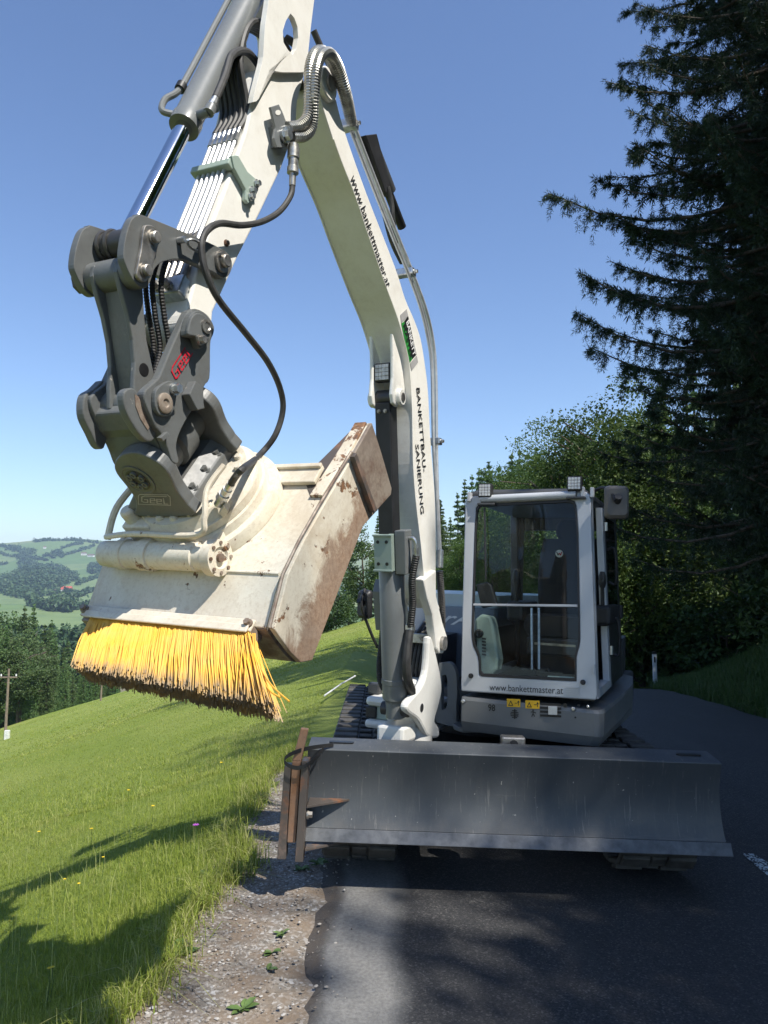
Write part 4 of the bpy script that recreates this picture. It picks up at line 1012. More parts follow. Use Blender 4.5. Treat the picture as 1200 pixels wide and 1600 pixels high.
f = Frame(Bf.tr(0, .12, 687, 873), S, Bf.y, Bf.z); MB().box(f, -.02, .02, -.02, .02, -.06, .06).build('pipe_coupling', 'zinc', boom, .006)
hose('sleeved_hose', [(687, 892, .12), (688, 910, .12), (690, 940, .11), (691, 965, .10), (690, 990, .06)], .024, 'hose', boom, 8, 10, .012)
# arm cylinder riding on the boom's back, seen past its upper edge
ac0, ac1 = Bf.tr(0, -.02, 577, 225), Bf.tr(0, -.02, 628, 355)
ac = MB().cyl(ac0, ac0.lerp(ac1, .55), .05, n=22).build('arm_cylinder', 'body_dark', EX)
MB().cyl(ac0.lerp(ac1, .5), ac1, .028, n=16).build('rod', 'black_plastic', ac)
g0 = [(572, 211), (589, 209), (612, 297), (603, 301)]
MB().prism(bt(.03, g0), S*-.07).build('cylinder_guard', 'black_plastic', ac, .004)
hose('hose', [(606, 292, .03), (612, 318, .04), (614, 345, .04), (618, 372, .02), (628, 395, 0)], .015, 'hose', ac)
hose('hose', [(558, 215, .0), (575, 265, -.02), (597, 320, -.03), (612, 375, -.04), (628, 410, -.04)], .018, 'hose', boom)
# ------------------------------------------------------------------ boom cylinder
lo, hi_ = Bf.w(0, pl.y, pl.z), Bf.w(0, el.y, el.z); ax = (hi_-lo).normalized(); Lc = (hi_-lo).length
def onaxis(py):                                              # fraction of the axis at an image height
    best = min(range(401), key=lambda k: abs(project(lo+(hi_-lo)*k/400)[1]-py)); return best/400
def project(p):
    d = Vector(p)-EYE; y = _c*d.y+_s*d.z; z = -_s*d.y+_c*d.z; return 600+FPX*d.x/y, 800-FPX*z/y
k1 = onaxis(858)
bc = MB().lathe(lo, ax, [(-.05, .03), (-.045, .06), (.05, .06), (.07, .077), (Lc*k1-.02, .077), (Lc*k1, .068)], 30).build('boom_cylinder', 'cylinder_grey', EX)
MB().lathe(lo, ax, [(.16, .0775), (.163, .081), (.19, .081), (.193, .0775)], 30).build('band', 'cylinder_grey', bc)
MB().cyl(lo+ax*Lc*(k1-.01), hi_-ax*.04, .036, n=20).build('rod', 'chrome', bc)
MB().cyl(Bf.w(-.053, el.y, el.z), Bf.w(.053, el.y, el.z), .05, n=26).build('rod_eye', 'greased_steel', bc)
fo = (TF-ax*TF.dot(ax)).normalized(); cfm = Frame(lo, S, -fo, ax)                # cylinder frame: y away from the viewer
kg0, kg1 = Lc*onaxis(838), Lc-.03
gd = MB().box(cfm, -.047, .047, -.066, -.056, kg0, kg1).box(cfm, -.047, -.039, -.0555, .04, kg0, kg1).box(cfm, .039, .047, -.0555, .04, kg0, kg1).build('rod_guard', 'black_plastic', bc, .004)
m = MB()
for x in (-.02, .02): hexbolt(m, cfm.w(x, -.066, kg1-.05), cfm.y*-1, .009, .016)
m.build('bolt', 'worn_steel', bc)
ka, kb = Lc*onaxis(890), Lc*onaxis(832)
pg = MB().box(cfm, -.062, .052, -.105, -.09, ka, kb).box(cfm, -.066, .056, -.118, -.1055, kb-.012, kb).box(cfm, -.066, .056, -.118, -.1055, ka, ka+.012).box(cfm, .020, .052, -.0895, .02, ka, kb).box(cfm, -.062, -.045, -.0895, .02, ka, kb).build('guard_bracket', 'pale_green', bc, .003)
m = MB()
for x in (-.035, .02):
    for z in (ka+.045, kb-.045): m.cyl(cfm.w(x, -.1053, z), cfm.w(x, -.108, z), .010, n=14)
m.build('bolt', 'black_plastic', bc)
MB().box(cfm, .0565, .125, -.07, .03, ka-.02, kb+.02).build('valve_block', 'cylinder_grey', bc, .006)
m = MB(); e0 = cfm.w(.126, -.02, kb-.03); m.tube(spline([e0, e0+S*.03, e0+S*.045-ax*.03, e0+S*.045-ax*.07], 5), .012, 8); m.lathe(e0+S*.045-ax*.05, -ax, [(0, .018), (.03, .018), (.03, .014), (.06, .014)], 12); m.build('elbow_fitting', 'zinc', bc)
h0 = e0+S*.045-ax*.1
hose('sleeved_hose', [h0, Bf.tr(0, .14, 644, 905), Bf.tr(0, .13, 645, 940), Bf.tr(0, .12, 643, 965), Bf.tr(0, .11, 641, 980)], .023, 'hose', bc, 8, 9, .014)
p = Bf.tr(0, .11, 642, 981); f = Frame(p, S, Bf.y, Bf.z); MB().box(f, -.03, .02, -.025, .025, -.02, .022).build('hose_clamp', 'zinc', bc, .006)
hose('flat_hose', [Bf.tr(0, .11, 640, 985), Bf.tr(0, .11, 637, 1010), Bf.tr(0, .11, 635, 1040), Bf.tr(0, .11, 638, 1065), Bf.tr(0, .10, 643, 1080), Bf.tr(0, .06, 640, 1090)], .027, 'hose', bc, 8, 10)
# grey box and corrugated conduit on the left of the cylinder
bx0 = Bf.l(Bf.tr(1, cfm.y.dot(Vector((0, 0, 0)))+pl.y-.02, 598, 945))
f = Frame(Bf.tr(1, pl.y-.06, 599, 945), S, Bf.y, ax)
vb = MB().loft([[f.w(-.045, -.03, -.155), f.w(.04, -.03, -.155), f.w(.04, .05, -.155), f.w(-.045, .05, -.155)], [f.w(-.05, -.045, .08), f.w(.03, -.045, .08), f.w(.04, .05, .08), f.w(-.05, .05, .08)], [f.w(-.05, .0, .155), f.w(.03, .0, .155), f.w(.04, .05, .155), f.w(-.05, .05, .155)]], True).build('conduit_box', 'cylinder_grey', bc, .006)
m = MB()
for z in (-.09, .07): hexbolt(m, f.w(.03, -.035, z), -Bf.y, .011, .02)
m.build('bolt', 'zinc', bc)
hose('corrugated_conduit', [Bf.tr(1, pl.y-.04, 598, 984), Bf.tr(1, pl.y-.04, 596, 1010), Bf.tr(1, pl.y-.04, 593, 1040), Bf.tr(1, pl.y-.04, 595, 1066), Bf.tr(1, pl.y-.02, 604, 1080), Bf.tr(1, pl.y+.02, 616, 1083)], .021, 'rubber', bc, 8, 12, .012)
# hose bundle between the feet
for i in range(6):
    x = -.05+.026*i
    hose('hose', [Bf.w(x+.02, fp.y+.12, fp.z+.12), Bf.w(x+.02, fp.y-.04, fp.z+.02), Bf.w(x+.01, fp.y-.085, fp.z-.10), Bf.w(x, fp.y-.07, fp.z-.22), Bf.w(x*.9, fp.y+.1, fp.z-.34)], .0125, 'hose', sp_post, 6, 8)
MB().box(Bf, -.06, .10, fp.y-.115, fp.y-.10, fp.z+.0, fp.z+.06).build('hose_clamp', 'zinc', sp_post, .004)
m = MB(); hexbolt(m, Bf.w(.05, fp.y-.115, fp.z+.03), TF, .011, .02); hexbolt(m, Bf.w(.09, fp.y-.115, fp.z+.035), TF, .014, .03); m.build('bolt', 'worn_steel', sp_post)

# ------------------------------------------------------------------ stick
HS = .085
sr = [(478, 110), (470, 140), (465, 160), (463, 200), (440, 263), (407, 333), (373, 400), (345, 462), (333, 488), (331, 512), (324, 528), (310, 530)]
sl2 = [(292, 520), (288, 503), (290, 491), (323, 370), (350, 300), (383, 207), (397, 147), (406, 118), (418, 104)]
stick = MB().prism(bt(HS, sr+sl2), S*(-2*HS)).build('stick', 'white_paint', EX, .010, seg=3)
up_o = [(426, -70), (420, 0), (414, 40), (411, 93), (397, 147), (395, 160), (403, 158), (421, 109), (440, 113), (474, 113), (479, 108), (486, 40), (491, 0), (498, -70)]
up_i = [(454, 21), (447, 32), (442, 48), (443, 66), (450, 78), (457, 86), (463, 76), (466, 60), (465, 42), (460, 28)]
for s0, s1 in ((HS+.022, HS-.003), (-HS-.022, -HS+.003)):
    mp = lambda pts: [Bf.w(s0, Bf.l(p).y, Bf.l(p).z) for p in bt(HS+.022, pts)]
    ringplate('stick_cheek', mp(up_o), mp(up_i), S*(s1-s0), 'white_paint', stick, 80, .006)
# thin cross piece at the front of the ears, closing plate behind
P = bt(0, [(424, -70), (418, 0), (411, 60), (409, 100), (418, 106), (432, -70)])
# transverse tube at the tool end
bp = Bf.l(Bf.tr(0, .13, 324, 510))
MB().lathe(Bf.w(-.125, bp.y, bp.z), S, [(0, .062), (.01, .07), (.205, .07), (.215, .062)], 30).build('end_tube', 'white_paint', stick)
m = MB(); m.lathe(Bf.w(-.145, bp.y, bp.z), S, [(0, .07), (.016, .075), (.019, .06)], 26); m.build('seal_ring', 'greased_steel', stick)
# steel lines on the stick's outer face with clamps
stl = lambda a, b, u: (a[0]+(b[0]-a[0])*u, a[1]+(b[1]-a[1])*u)
for i in range(6):
    s = .062-.024*i
    Q = [Bf.w(s, Bf.l(p).y-.016, Bf.l(p).z) for p in bt(HS, [(316, 392), (323, 370), (350, 300), (366, 255), (378, 222)])]
    MB().tube(Q, .0085, 8).build('steel_line', 'silver_pipe', stick)
    Q2 = [Q[-1], Q[-1].lerp(Q[-2], -.4)-Bf.y*.0+Bf.z*.0]
    m = MB(); m.cyl(Q[-1], Q[-1].lerp(Q[-2], -.35), .013, n=6, smooth=False); m.cyl(Q[-1].lerp(Q[-2], -.35), Q[-1].lerp(Q[-2], -.6), .011); m.build('pipe_nut', 'zinc', stick)
    e = Q[-1].lerp(Q[-2], -.6); z_ = (Q[-1]-Q[-2]).normalized()
    hose('hose', [e, e+z_*.12-Bf.y*.0, Bf.w(s*.9, Bf.l(e).y-.01, Bf.l(e).z+.3), Bf.w(s*.7, Bf.l(e).y+.08, Bf.l(e).z+.52), Bf.w(s*.6, Bf.l(e).y+.3, Bf.l(e).z+.60), Bf.w(s*.5, Bf.l(e).y+.5, Bf.l(e).z+.5)], .0135, 'hose', stick, 8, 8)
ql = Bf.l(bt(HS, [(362, 262)])[0]); fz = (bt(HS, [(383, 207)])[0]-bt(HS, [(350, 300)])[0]).normalized(); f = Frame(Bf.w(0, ql.y-.016, ql.z), S, -S.cross(fz), fz)
MB().box(f, -.085, .10, -.022, .012, -.016, .016).build('pipe_clamp', 'pale_green', stick, .004)
arm = [(362, 243), (372, 242), (387, 268), (404, 283), (404, 297), (398, 310), (388, 318), (384, 312), (384, 296), (366, 262)]
cl = plate('clamp_arm', arm, HS+.022, HS+.003, 'pale_green', stick, .003)
m = MB()
for q in ((400, 287), (393, 298), (391, 307)): hexbolt(m, Bf.tr(0, HS+.022, *q), S, .012, .02)
m.build('bolt', 'zinc', stick)
# coupling bracket on the side with the two armoured hoses
brk = [(423, 167), (436, 163), (442, 176), (450, 197), (467, 213), (463, 227), (447, 231), (433, 230), (428, 216), (431, 200), (427, 184)]
brp = bt(HS+.04, brk); hol = [Bf.tr(0, HS+.04, 434+4.2*math.cos(a), 176+4.2*math.sin(a)) for a in np.linspace(0, 6.283, 13)[:-1]]
bk = MB().prism(brp, S*-.012).build('coupling_bracket', 'cylinder_grey', stick, .002)
MB().prism([p+S*.001 for p in hol], S*.001).build('bracket_hole', 'white_paint', bk)
MB().prism([p-S*.0125 for p in bt(HS+.04, [(432, 196), (448, 200), (450, 226), (436, 228)])], S*-.03).build('bracket_foot', 'cylinder_grey', bk)
m = MB(); hexbolt(m, Bf.tr(0, HS+.041, 443, 213), S, .022, .035); hexbolt(m, Bf.tr(0, HS+.041, 446, 203), S, .014, .03); m.build('bolt', 'zinc', bk)
c0, c1 = Bf.tr(0, HS+.06, 459, 226), Bf.tr(0, HS+.06, 457, 282); d_ = c1-c0; Lq = d_.length
MB().lathe(c0, d_, [(0, .012), (.0, .022), (Lq*.1, .022), (Lq*.12, .026), (Lq*.38, .026), (Lq*.4, .021), (Lq*.62, .021), (Lq*.64, .025), (Lq*.8, .025), (Lq*.82, .015), (Lq*1.15, .014)], 20).build('quick_coupling', 'armour_hose', bk)
hose('armoured_hose', [(449, 199, .13), (468, 196, .15), (481, 180, .17), (483, 140, .18), (484, 105, .18), (493, 82, .18), (508, 82, .18), (523, 108, .17), (537, 150, .15), (547, 190, .12)], .024, 'armour_hose', stick, 10, 10, .012)
hose('armoured_hose', [(456, 214, .13), (475, 213, .15), (488, 196, .17), (491, 150, .20), (494, 110, .21), (503, 86, .21), (517, 84, .20), (531, 108, .19), (543, 150, .17), (551, 192, .12)], .024, 'armour_hose', stick, 10, 10, .012)
hose('hose', [(490, 48, -.02), (505, 82, .0), (520, 112, .03), (536, 150, .04), (552, 200, .03)], .017, 'hose', stick)
hose('hose', [(447, 60, -.03), (458, 67, .0), (470, 78, .03), (485, 95, .05), (500, 118, .05)], .018, 'hose', stick)
# lubrication / grease points and marks
m = MB(); hexbolt(m, Bf.tr(0, HS, 353, 380), S, .010, .012); m.build('grease_nipple', 'rusty_bar', stick)

# ------------------------------------------------------------------ bucket cylinder
A_ = Bf.l(Bf.tr(0, .12, 238, 372)); B_ = Bf.l(Bf.tr(0, .12, 225, 423)); G_ = Bf.l(Bf.tr(0, .12, 345, 409)); C_ = Bf.l(Bf.tr(0, .13, 257, 630))
rodend = Bf.w(0, A_.y, A_.z); topend = Bf.tr(0, 0, 404, -30); ax2 = (topend-rodend).normalized(); L2 = (topend-rodend).length
kk = min(range(401), key=lambda k: abs(project(rodend+(topend-rodend)*k/400)[1]-196))/400*L2
bcy = MB().lathe(rodend, ax2, [(kk-.012, .040), (kk-.012, .056), (kk+.03, .058), (kk+.045, .053), (L2+.3, .053)], 32).build('bucket_cylinder', 'cylinder_grey', EX)
MB().cyl(rodend, rodend+ax2*(kk+.02), .032, n=28).build('rod', 'chrome', bcy)
Sx = (TF-ax2*TF.dot(ax2)).normalized()
def cy(k, a, r): return rodend+ax2*k+(Sx*math.cos(a)+S*math.sin(a))*r
MB().tube(spline([cy(kk+.035, -.9, .05), cy(kk+.03, -.9, .095), cy(kk+.09, -.9, .105), cy(kk+.16, -.9, .078), cy(kk+.3, -.9, .073), cy(L2+.2, -.9, .073)], 8), .0125, 10).build('feed_pipe', 'cylinder_grey', bcy)
m = MB()
for k in (kk+.17,): m.lathe(cy(k, -.9, .076), ax2, [(0, .02), (.03, .02)], 12)
m.build('pipe_clip', 'black_plastic', bcy)
e0 = cy(kk+.035, 1.5, .045)
m = MB(); m.cyl(e0, cy(kk+.035, 1.5, .105), .018); m.cyl(cy(kk+.025, 1.5, .105), cy(kk+.06, 1.5, .105), .02); m.build('port', 'cylinder_grey', bcy)
m = MB(); m.lathe(cy(kk+.06, 1.5, .105), ax2, [(0, .017), (.025, .017), (.025, .014), (.06, .014)], 10); m.build('fitting', 'zinc', bcy)
hose('hose', [cy(kk+.11, 1.5, .105), cy(kk+.25, 1.5, .095), cy(kk+.40, 1.5, .075), rodend+ax2*(kk+.55)+S*.05-Sx*.07, rodend+ax2*(kk+.62)+S*.03-Sx*.2], .0155, 'hose', bcy)
# ------------------------------------------------------------------ link plates, tipping link
lp = [(209, 339), (216, 336), (226, 337), (309, 371), (345, 388), (358, 398), (363, 413), (359, 428), (350, 434), (334, 425), (309, 414), (290, 406), (271, 405), (255, 409), (246, 415), (240, 424), (235, 440), (229, 449), (220, 449), (211, 441), (204, 430), (196, 412), (193, 398), (196, 372), (203, 348)]
lnk = plate('link_plate', lp, .12, .092, 'grey_paint', EX, .005, 3)
P = [Bf.w(-.12, Bf.l(p).y, Bf.l(p).z) for p in bt(.12, lp)]
MB().prism(spline(P, 3, True), S*.028).build('link_plate', 'grey_paint', EX, .005)
m = MB()
for q, r in ((A_, .047), (B_, .05), (G_, .036)): m.cyl(Bf.w(-.0915, q.y, q.z), Bf.w(.0915, q.y, q.z), r, n=26)
for s in (-.085, -.05, .045, .075): m.lathe(Bf.w(s, A_.y, A_.z), S, [(0, .052), (.008, .056), (.016, .052)], 24)
m.build('link_bush', 'greased_steel', lnk)
ret = [(226, 354), (232, 351), (240, 353), (246, 360), (249, 372), (247, 386), (239, 415), (234, 434), (228, 440), (221, 439), (214, 430), (215, 418), (221, 388), (223, 370)]
rt_ = plate('pin_retainer', ret, .134, .1205, 'worn_paint' if False else 'worn_steel', lnk, .003, 3)
m = MB()
for q in ((240, 371), (226.5, 423)):
    p = Bf.tr(0, .134, *q); m.lathe(p, S, [(0, .025), (.005, .025), (.005, .019), (.016, .019), (.019, .016)], 22)
m.build('pin_head', 'worn_steel', rt_)
p = Bf.w(.1205, G_.y, G_.z); m = MB(); m.lathe(p, S, [(0, .04), (.012, .04), (.012, .024), (.03, .024), (.033, .02)], 22); hexbolt(m, Bf.tr(0, .121, 340, 399), S, .011, .022); m.build('pin_head', 'worn_steel', lnk)
m = MB(); p = Bf.w(-.1205, B_.y, B_.z); m.cyl(p, p-S*.04, .04, n=8, smooth=False); m.build('nut', 'greased_steel', lnk)
m = MB(); p = Bf.tr(0, .121, 279, 376); m.cyl(p, p+S*.03, .012); m.tube([p+S*.03+Vector((math.cos(a)*.03, 0, 0))*0+S*(.01*math.sin(a))+TF*-.03*math.cos(a)*1.3+TF*-.05+Bf.z*(.012*math.sin(a)-.0) for a in np.linspace(0, 6.283, 17)], .005, 6); m.build('hose_ring', 'zinc', lnk)
# tipping link: two flanges and a web between the lower link pin and the coupler pin
hb, hc = Vector((0, B_.y, B_.z)), Vector((0, C_.y, C_.z)); hd = hc-hb; Lh = hd.length; hd.normalize(); hn = Vector((0, -hd.z, hd.y))
if hn.y > 0: hn = -hn                                        # forward side
def hl(k, o): v = hb+hd*k+hn*o; return v
fl = [(-.05, .0), (-.035, .045), (.0, .058), (.06, .05), (.13, .036), (Lh*.5, .03), (Lh-.14, .036), (Lh-.06, .058), (Lh, .068), (Lh+.05, .045), (Lh+.065, .0), (Lh+.05, -.045), (Lh, -.06), (Lh-.12, -.045), (Lh*.5, -.035), (.13, -.04), (.03, -.052), (-.03, -.045)]
tl = MB().prism([Bf.w(.062, *hl(*q).yz) for q in fl], S*-.02).prism([Bf.w(-.062, *hl(*q).yz) for q in fl], S*.02).build('tipping_link', 'grey_paint', EX, .005)
web = [(.04, .018), (Lh-.05, .018), (Lh-.05, -.012), (.04, -.012)]
MB().prism([Bf.w(.0415, *hl(*q).yz) for q in web], S*-.083).build('link_web', 'grey_paint', tl, .003)
m = MB(); q = hl(Lh-.13, .03)
m.cyl(Bf.w(.0625, *hl(Lh-.115, .0).yz), Bf.w(.0635, *hl(Lh-.115, .0).yz), .022, n=20); m.build('link_hole', 'decal_black', tl)
m = MB(); m.cyl(Bf.w(-.13, C_.y, C_.z), Bf.w(.13, C_.y, C_.z), .056, n=28); m.cyl(Bf.w(-.09, B_.y, B_.z), Bf.w(.09, B_.y, B_.z), .054, n=26); m.build('link_tube', 'grey_paint', tl)
for (x0, s0) in ((232, .03), (222, -.02), (246, .06)):
    hose('hose', [(x0+18, 395, s0), (x0+6, 440, s0), (x0+10, 490, s0), (x0+18, 545, s0), (x0+8, 590, s0), (x0+4, 625, s0)], .0105, 'rubber', EX, 8, 8, .011)
# block of fittings under the stick's lines
f = Frame(Bf.w(0, G_.y-.115, G_.z-.12), S, -S.cross(fz), fz)
MB().box(f, -.06, .07, -.03, .03, -.06, .02).build('fitting_block', 'zinc', stick, .006)
m = MB()
for x in (-.045, -.015, .015, .045): m.cyl(f.w(x, -.01, .02), f.w(x, -.01, .10), .012, n=8); 
for x in (-.03, .02): hexbolt(m, f.w(x, -.03, -.03), -f.y, .013, .03)
m.build('fitting', 'worn_steel', stick)
for x in (-.045, -.015, .015, .045): MB().tube(spline([f.w(x, -.01, .10), f.w(x, -.03, .17), f.w(x*1.1, .0, .26), f.w(x, .03, .34)], 5), .011, 8).build('hose', 'rubber', stick)

# ------------------------------------------------------------------ tilt coupler (grey), side cheeks in the boom plane
gp = [(291, 492), (297, 485), (306, 482), (318, 487), (327, 495), (335, 510), (334, 522), (330, 532), (329, 550), (328, 591), (319, 605), (318, 636), (303, 640), (295, 650), (287, 664), (279, 682), (276, 700), (280, 722), (270, 722), (262, 700), (253, 679), (244, 668), (238, 655), (231, 640), (226, 625), (226, 612), (234, 603), (243, 595), (250, 586), (269, 540)]
cpl = plate('tilt_coupler', gp, .132, .100, 'grey_paint', EX, .005, 3)
P = [Bf.w(-.132, Bf.l(p).y, Bf.l(p).z) for p in bt(.132, gp)]
MB().prism(spline(P, 3, True), S*.032).build('coupler_cheek', 'grey_paint', cpl, .005)
for d0, d1, sc in ((.160, .1325, 1.0), (.174, .1605, .86)):
    bo = [(291, 524), (295, 500), (301, 489), (309, 485), (320, 489), (329, 502), (331, 520), (329, 531), (313, 545), (305, 528)]
    bo = [(313+(x-313)*sc, 512+(y-512)*sc) for x, y in bo]; plate('boss_plate', bo, d0, d1, 'grey_paint', cpl, .004, 3)
m = MB(); p = Bf.tr(0, .1745, 322, 510); m.lathe(p, S, [(0, .026), (.006, .026), (.008, .016), (.004, .012)], 20); hexbolt(m, Bf.tr(0, .175, 312, 531), S, .014, .024); m.build('pin_head', 'worn_steel', cpl)
re2 = [(243, 614), (247, 606), (253, 601), (262, 596), (270, 596), (277, 605), (276, 620), (272, 640), (263, 650), (250, 648), (243, 635)]
r2 = plate('pin_retainer', re2, .150, .1325, 'grey_paint', cpl, .003, 3)
m = MB(); p = Bf.tr(0, .150, 257, 630); m.lathe(p, S, [(0, .034), (.006, .034), (.009, .029), (.009, .015), (.004, .012)], 26); m.build('pin_head', 'bare_rust_steel', r2)
m = MB(); hexbolt(m, Bf.tr(0, .150, 271, 608), S, .016, .028); m.build('bolt', 'zinc', r2)
hook = [(193, 618), (197, 609), (207, 606), (214, 612), (218, 627), (228, 647), (243, 673), (242, 685), (233, 690), (222, 683), (207, 662), (196, 640)]
ho_ = plate('hook_plate', hook, .112, .082, 'grey_paint', cpl, .005, 3)
plate('hook_recess', [(211, 616), (217, 620), (225, 642), (236, 664), (231, 672), (220, 655), (212, 634)], .1145, .1125, 'bare_rust_steel', ho_, 0)
ld = [(130, 633), (134, 616), (147, 608), (165, 594), (172, 630), (170, 670), (163, 700), (153, 697), (143, 677), (132, 654)]
plate('hook_plate', ld, -.115, -.15, 'grey_paint', cpl, .005, 3)
core = [(232, 640), (244, 668), (253, 679), (262, 700), (270, 722), (279, 700), (287, 664), (300, 645), (306, 612), (275, 590), (255, 606)]
MB().prism([p-S*.033 for p in bt(.132, core)], S*-.225).build('coupler_core', 'grey_paint', cpl, .008)
plate('stop_block', [(296, 616), (306, 595), (314, 602), (320, 638), (309, 641)], .168, .1325, 'grey_paint', cpl, .003)
plate('stop_block', [(250, 684), (262, 674), (266, 680), (256, 690)], .150, .1325, 'grey_paint', cpl, .003)
GEEL = [[(.95, .93), (.14, .93), (.03, .8), (.03, .15), (.10, .05), (.25, .05), (.25, .45), (.14, .45)], [(.36, .36), (.52, .36), (.52, .64), (.36, .64), (.36, .06), (.52, .06)], [(.61, .36), (.77, .36), (.77, .64), (.61, .64), (.61, .06), (.77, .06)], [(.87, .80), (.87, .06), (.99, .06)]]
V, F = stroke_faces(GEEL, .11, 2.5)
MB().add(quad_map(V, *[Bf.tr(0, .132, *q) for q in ((274, 595), (299, 553), (289, 541), (265, 577))], S*.002), F).build('lettering', 'decal_red', cpl)
# ================================================================== grading bucket with brush (frame K: x along its width, y up the back, z out of the back)
psi, elv = R(28), R(-2.292)
wv = Vector((math.cos(psi)*math.cos(elv), -math.sin(psi)*math.cos(elv), math.sin(elv)))
Ep = at(420, 982, 2.45); WB = .853
pm_, pb_ = hit(497, 792, Ep, wv), hit(442, 897, Ep, wv); av = (pm_-pb_).normalized(); nv = wv.cross(av)
K = Frame(Ep, wv, av, nv)
def ke(px, py): l = K.trl(0, 0, px, py); return (l.y, l.z)
NB = .225                                                  # mounting plane of the tilt unit above the back plate
# ---- tilt unit: belongs to the coupler (grey)
c0 = K.trl(2, NB, 301, 807); c1 = K.trl(2, NB, 208, 808); u0 = c0.y; cb = K.trl(2, NB, 361, 700); ub = cb.y
wr, wl_ = c0.x, c1.x
tu = MB().loft([[K.w(wl_, u0, NB+.0), K.w(wr, u0, NB), K.w(wr, ub, NB), K.w(wl_, ub, NB)], [K.w(wl_, u0, NB+.045), K.w(wr, u0, NB+.045), K.w(wr, ub, NB+.045), K.w(wl_, ub, NB+.045)], [K.w(wl_+.05, u0+.02, NB+.09), K.w(wr-.05, u0+.02, NB+.09), K.w(wr-.05, ub-.02, NB+.09), K.w(wl_+.05, ub-.02, NB+.09)]], True).build('tilt_base', 'grey_paint', EX, .008)
cap = [(178, 726), (182, 741), (197, 760), (211, 781), (211, 797), (215, 806), (301, 806), (293, 789), (280, 772), (274, 762), (264, 741), (252, 727), (237, 717), (216, 708), (200, 708), (186, 713)]
P = [K.tr(1, u0-.012, *q) for q in cap]
P = spline(P, 3, True)
MB().prism(P, av*.05).build('end_cap', 'grey_paint', tu, .006)
Pk = [K.l(p) for p in P]; MB().prism([K.w(q.x, ub-.05, q.z) for q in Pk], av*.05).build('end_cap', 'grey_paint', tu, .006)
cc = K.trl(1, u0-.012, 216, 750)
MB().cyl(K.w(cc.x, u0+.04, cc.z), K.w(cc.x, ub-.052, cc.z), .085, n=36).build('rotary_barrel', 'grey_paint', tu)
MB().lathe(K.w(cc.x, (u0+ub)/2-.03, cc.z), av, [(0, .086), (.01, .1), (.09, .1), (.10, .086)], 36).build('barrel_collar', 'grey_paint', tu)
m = MB(); pc = K.w(cc.x, u0-.0125, cc.z); m.lathe(pc, -av, [(0, .066), (.003, .066), (.003, .060), (.001, .058)], 36); m.build('cap_ring', 'grey_paint', tu)
MB().cyl(pc, pc-av*.002, .047, n=30).build('bolt_recess', 'greased_steel', tu)
m = MB()
for i in range(6):
    a = i*math.pi/3+.4; p = pc+(wv*math.cos(a)+nv*math.sin(a))*.029; m.lathe(p-av*.002, -av, [(0, .0125), (.008, .0125), (.008, .007), (.004, .006)], 14)
m.build('cap_bolt', 'grey_paint', tu)
V, F = stroke_faces(GEEL, .10, 2.4)
MB().add(quad_map(V, *[K.tr(1, u0-.012, *q) for q in ((221, 784), (264, 786), (262, 774.5), (221, 773.5))], -av*.002), F).build('lettering', 'decal_grey', tu)
V, F = stroke_faces([[(0, 0), (1, 0), (1, .8), (.93, 1), (.06, 1), (0, .9), (0, 0)]], .07, 3.0)
MB().add(quad_map(V, *[K.tr(1, u0-.012, *q) for q in ((217, 787), (267, 789), (266, 772.5), (217, 771.5))], -av*.002), F).build('label_frame', 'decal_grey', tu)
m = MB()
for k in (.25, .5, .75): hexbolt(m, K.w(wl_+.02, u0+(ub-u0)*k, NB+.045), nv, .014, .025); hexbolt(m, K.w(wr-.02, u0+(ub-u0)*k, NB+.045), nv, .014, .025)
m.build('bolt', 'grey_paint', tu)

# ---- the bucket
BKL = K.w(-WB/2, .1, -.25); ROOT[0] = tuple(BKL)
BK = empty('grading_bucket', BKL, 'worn cream steel grading bucket with rusty end plate and yellow brush, hanging from the boom', 'bucket')
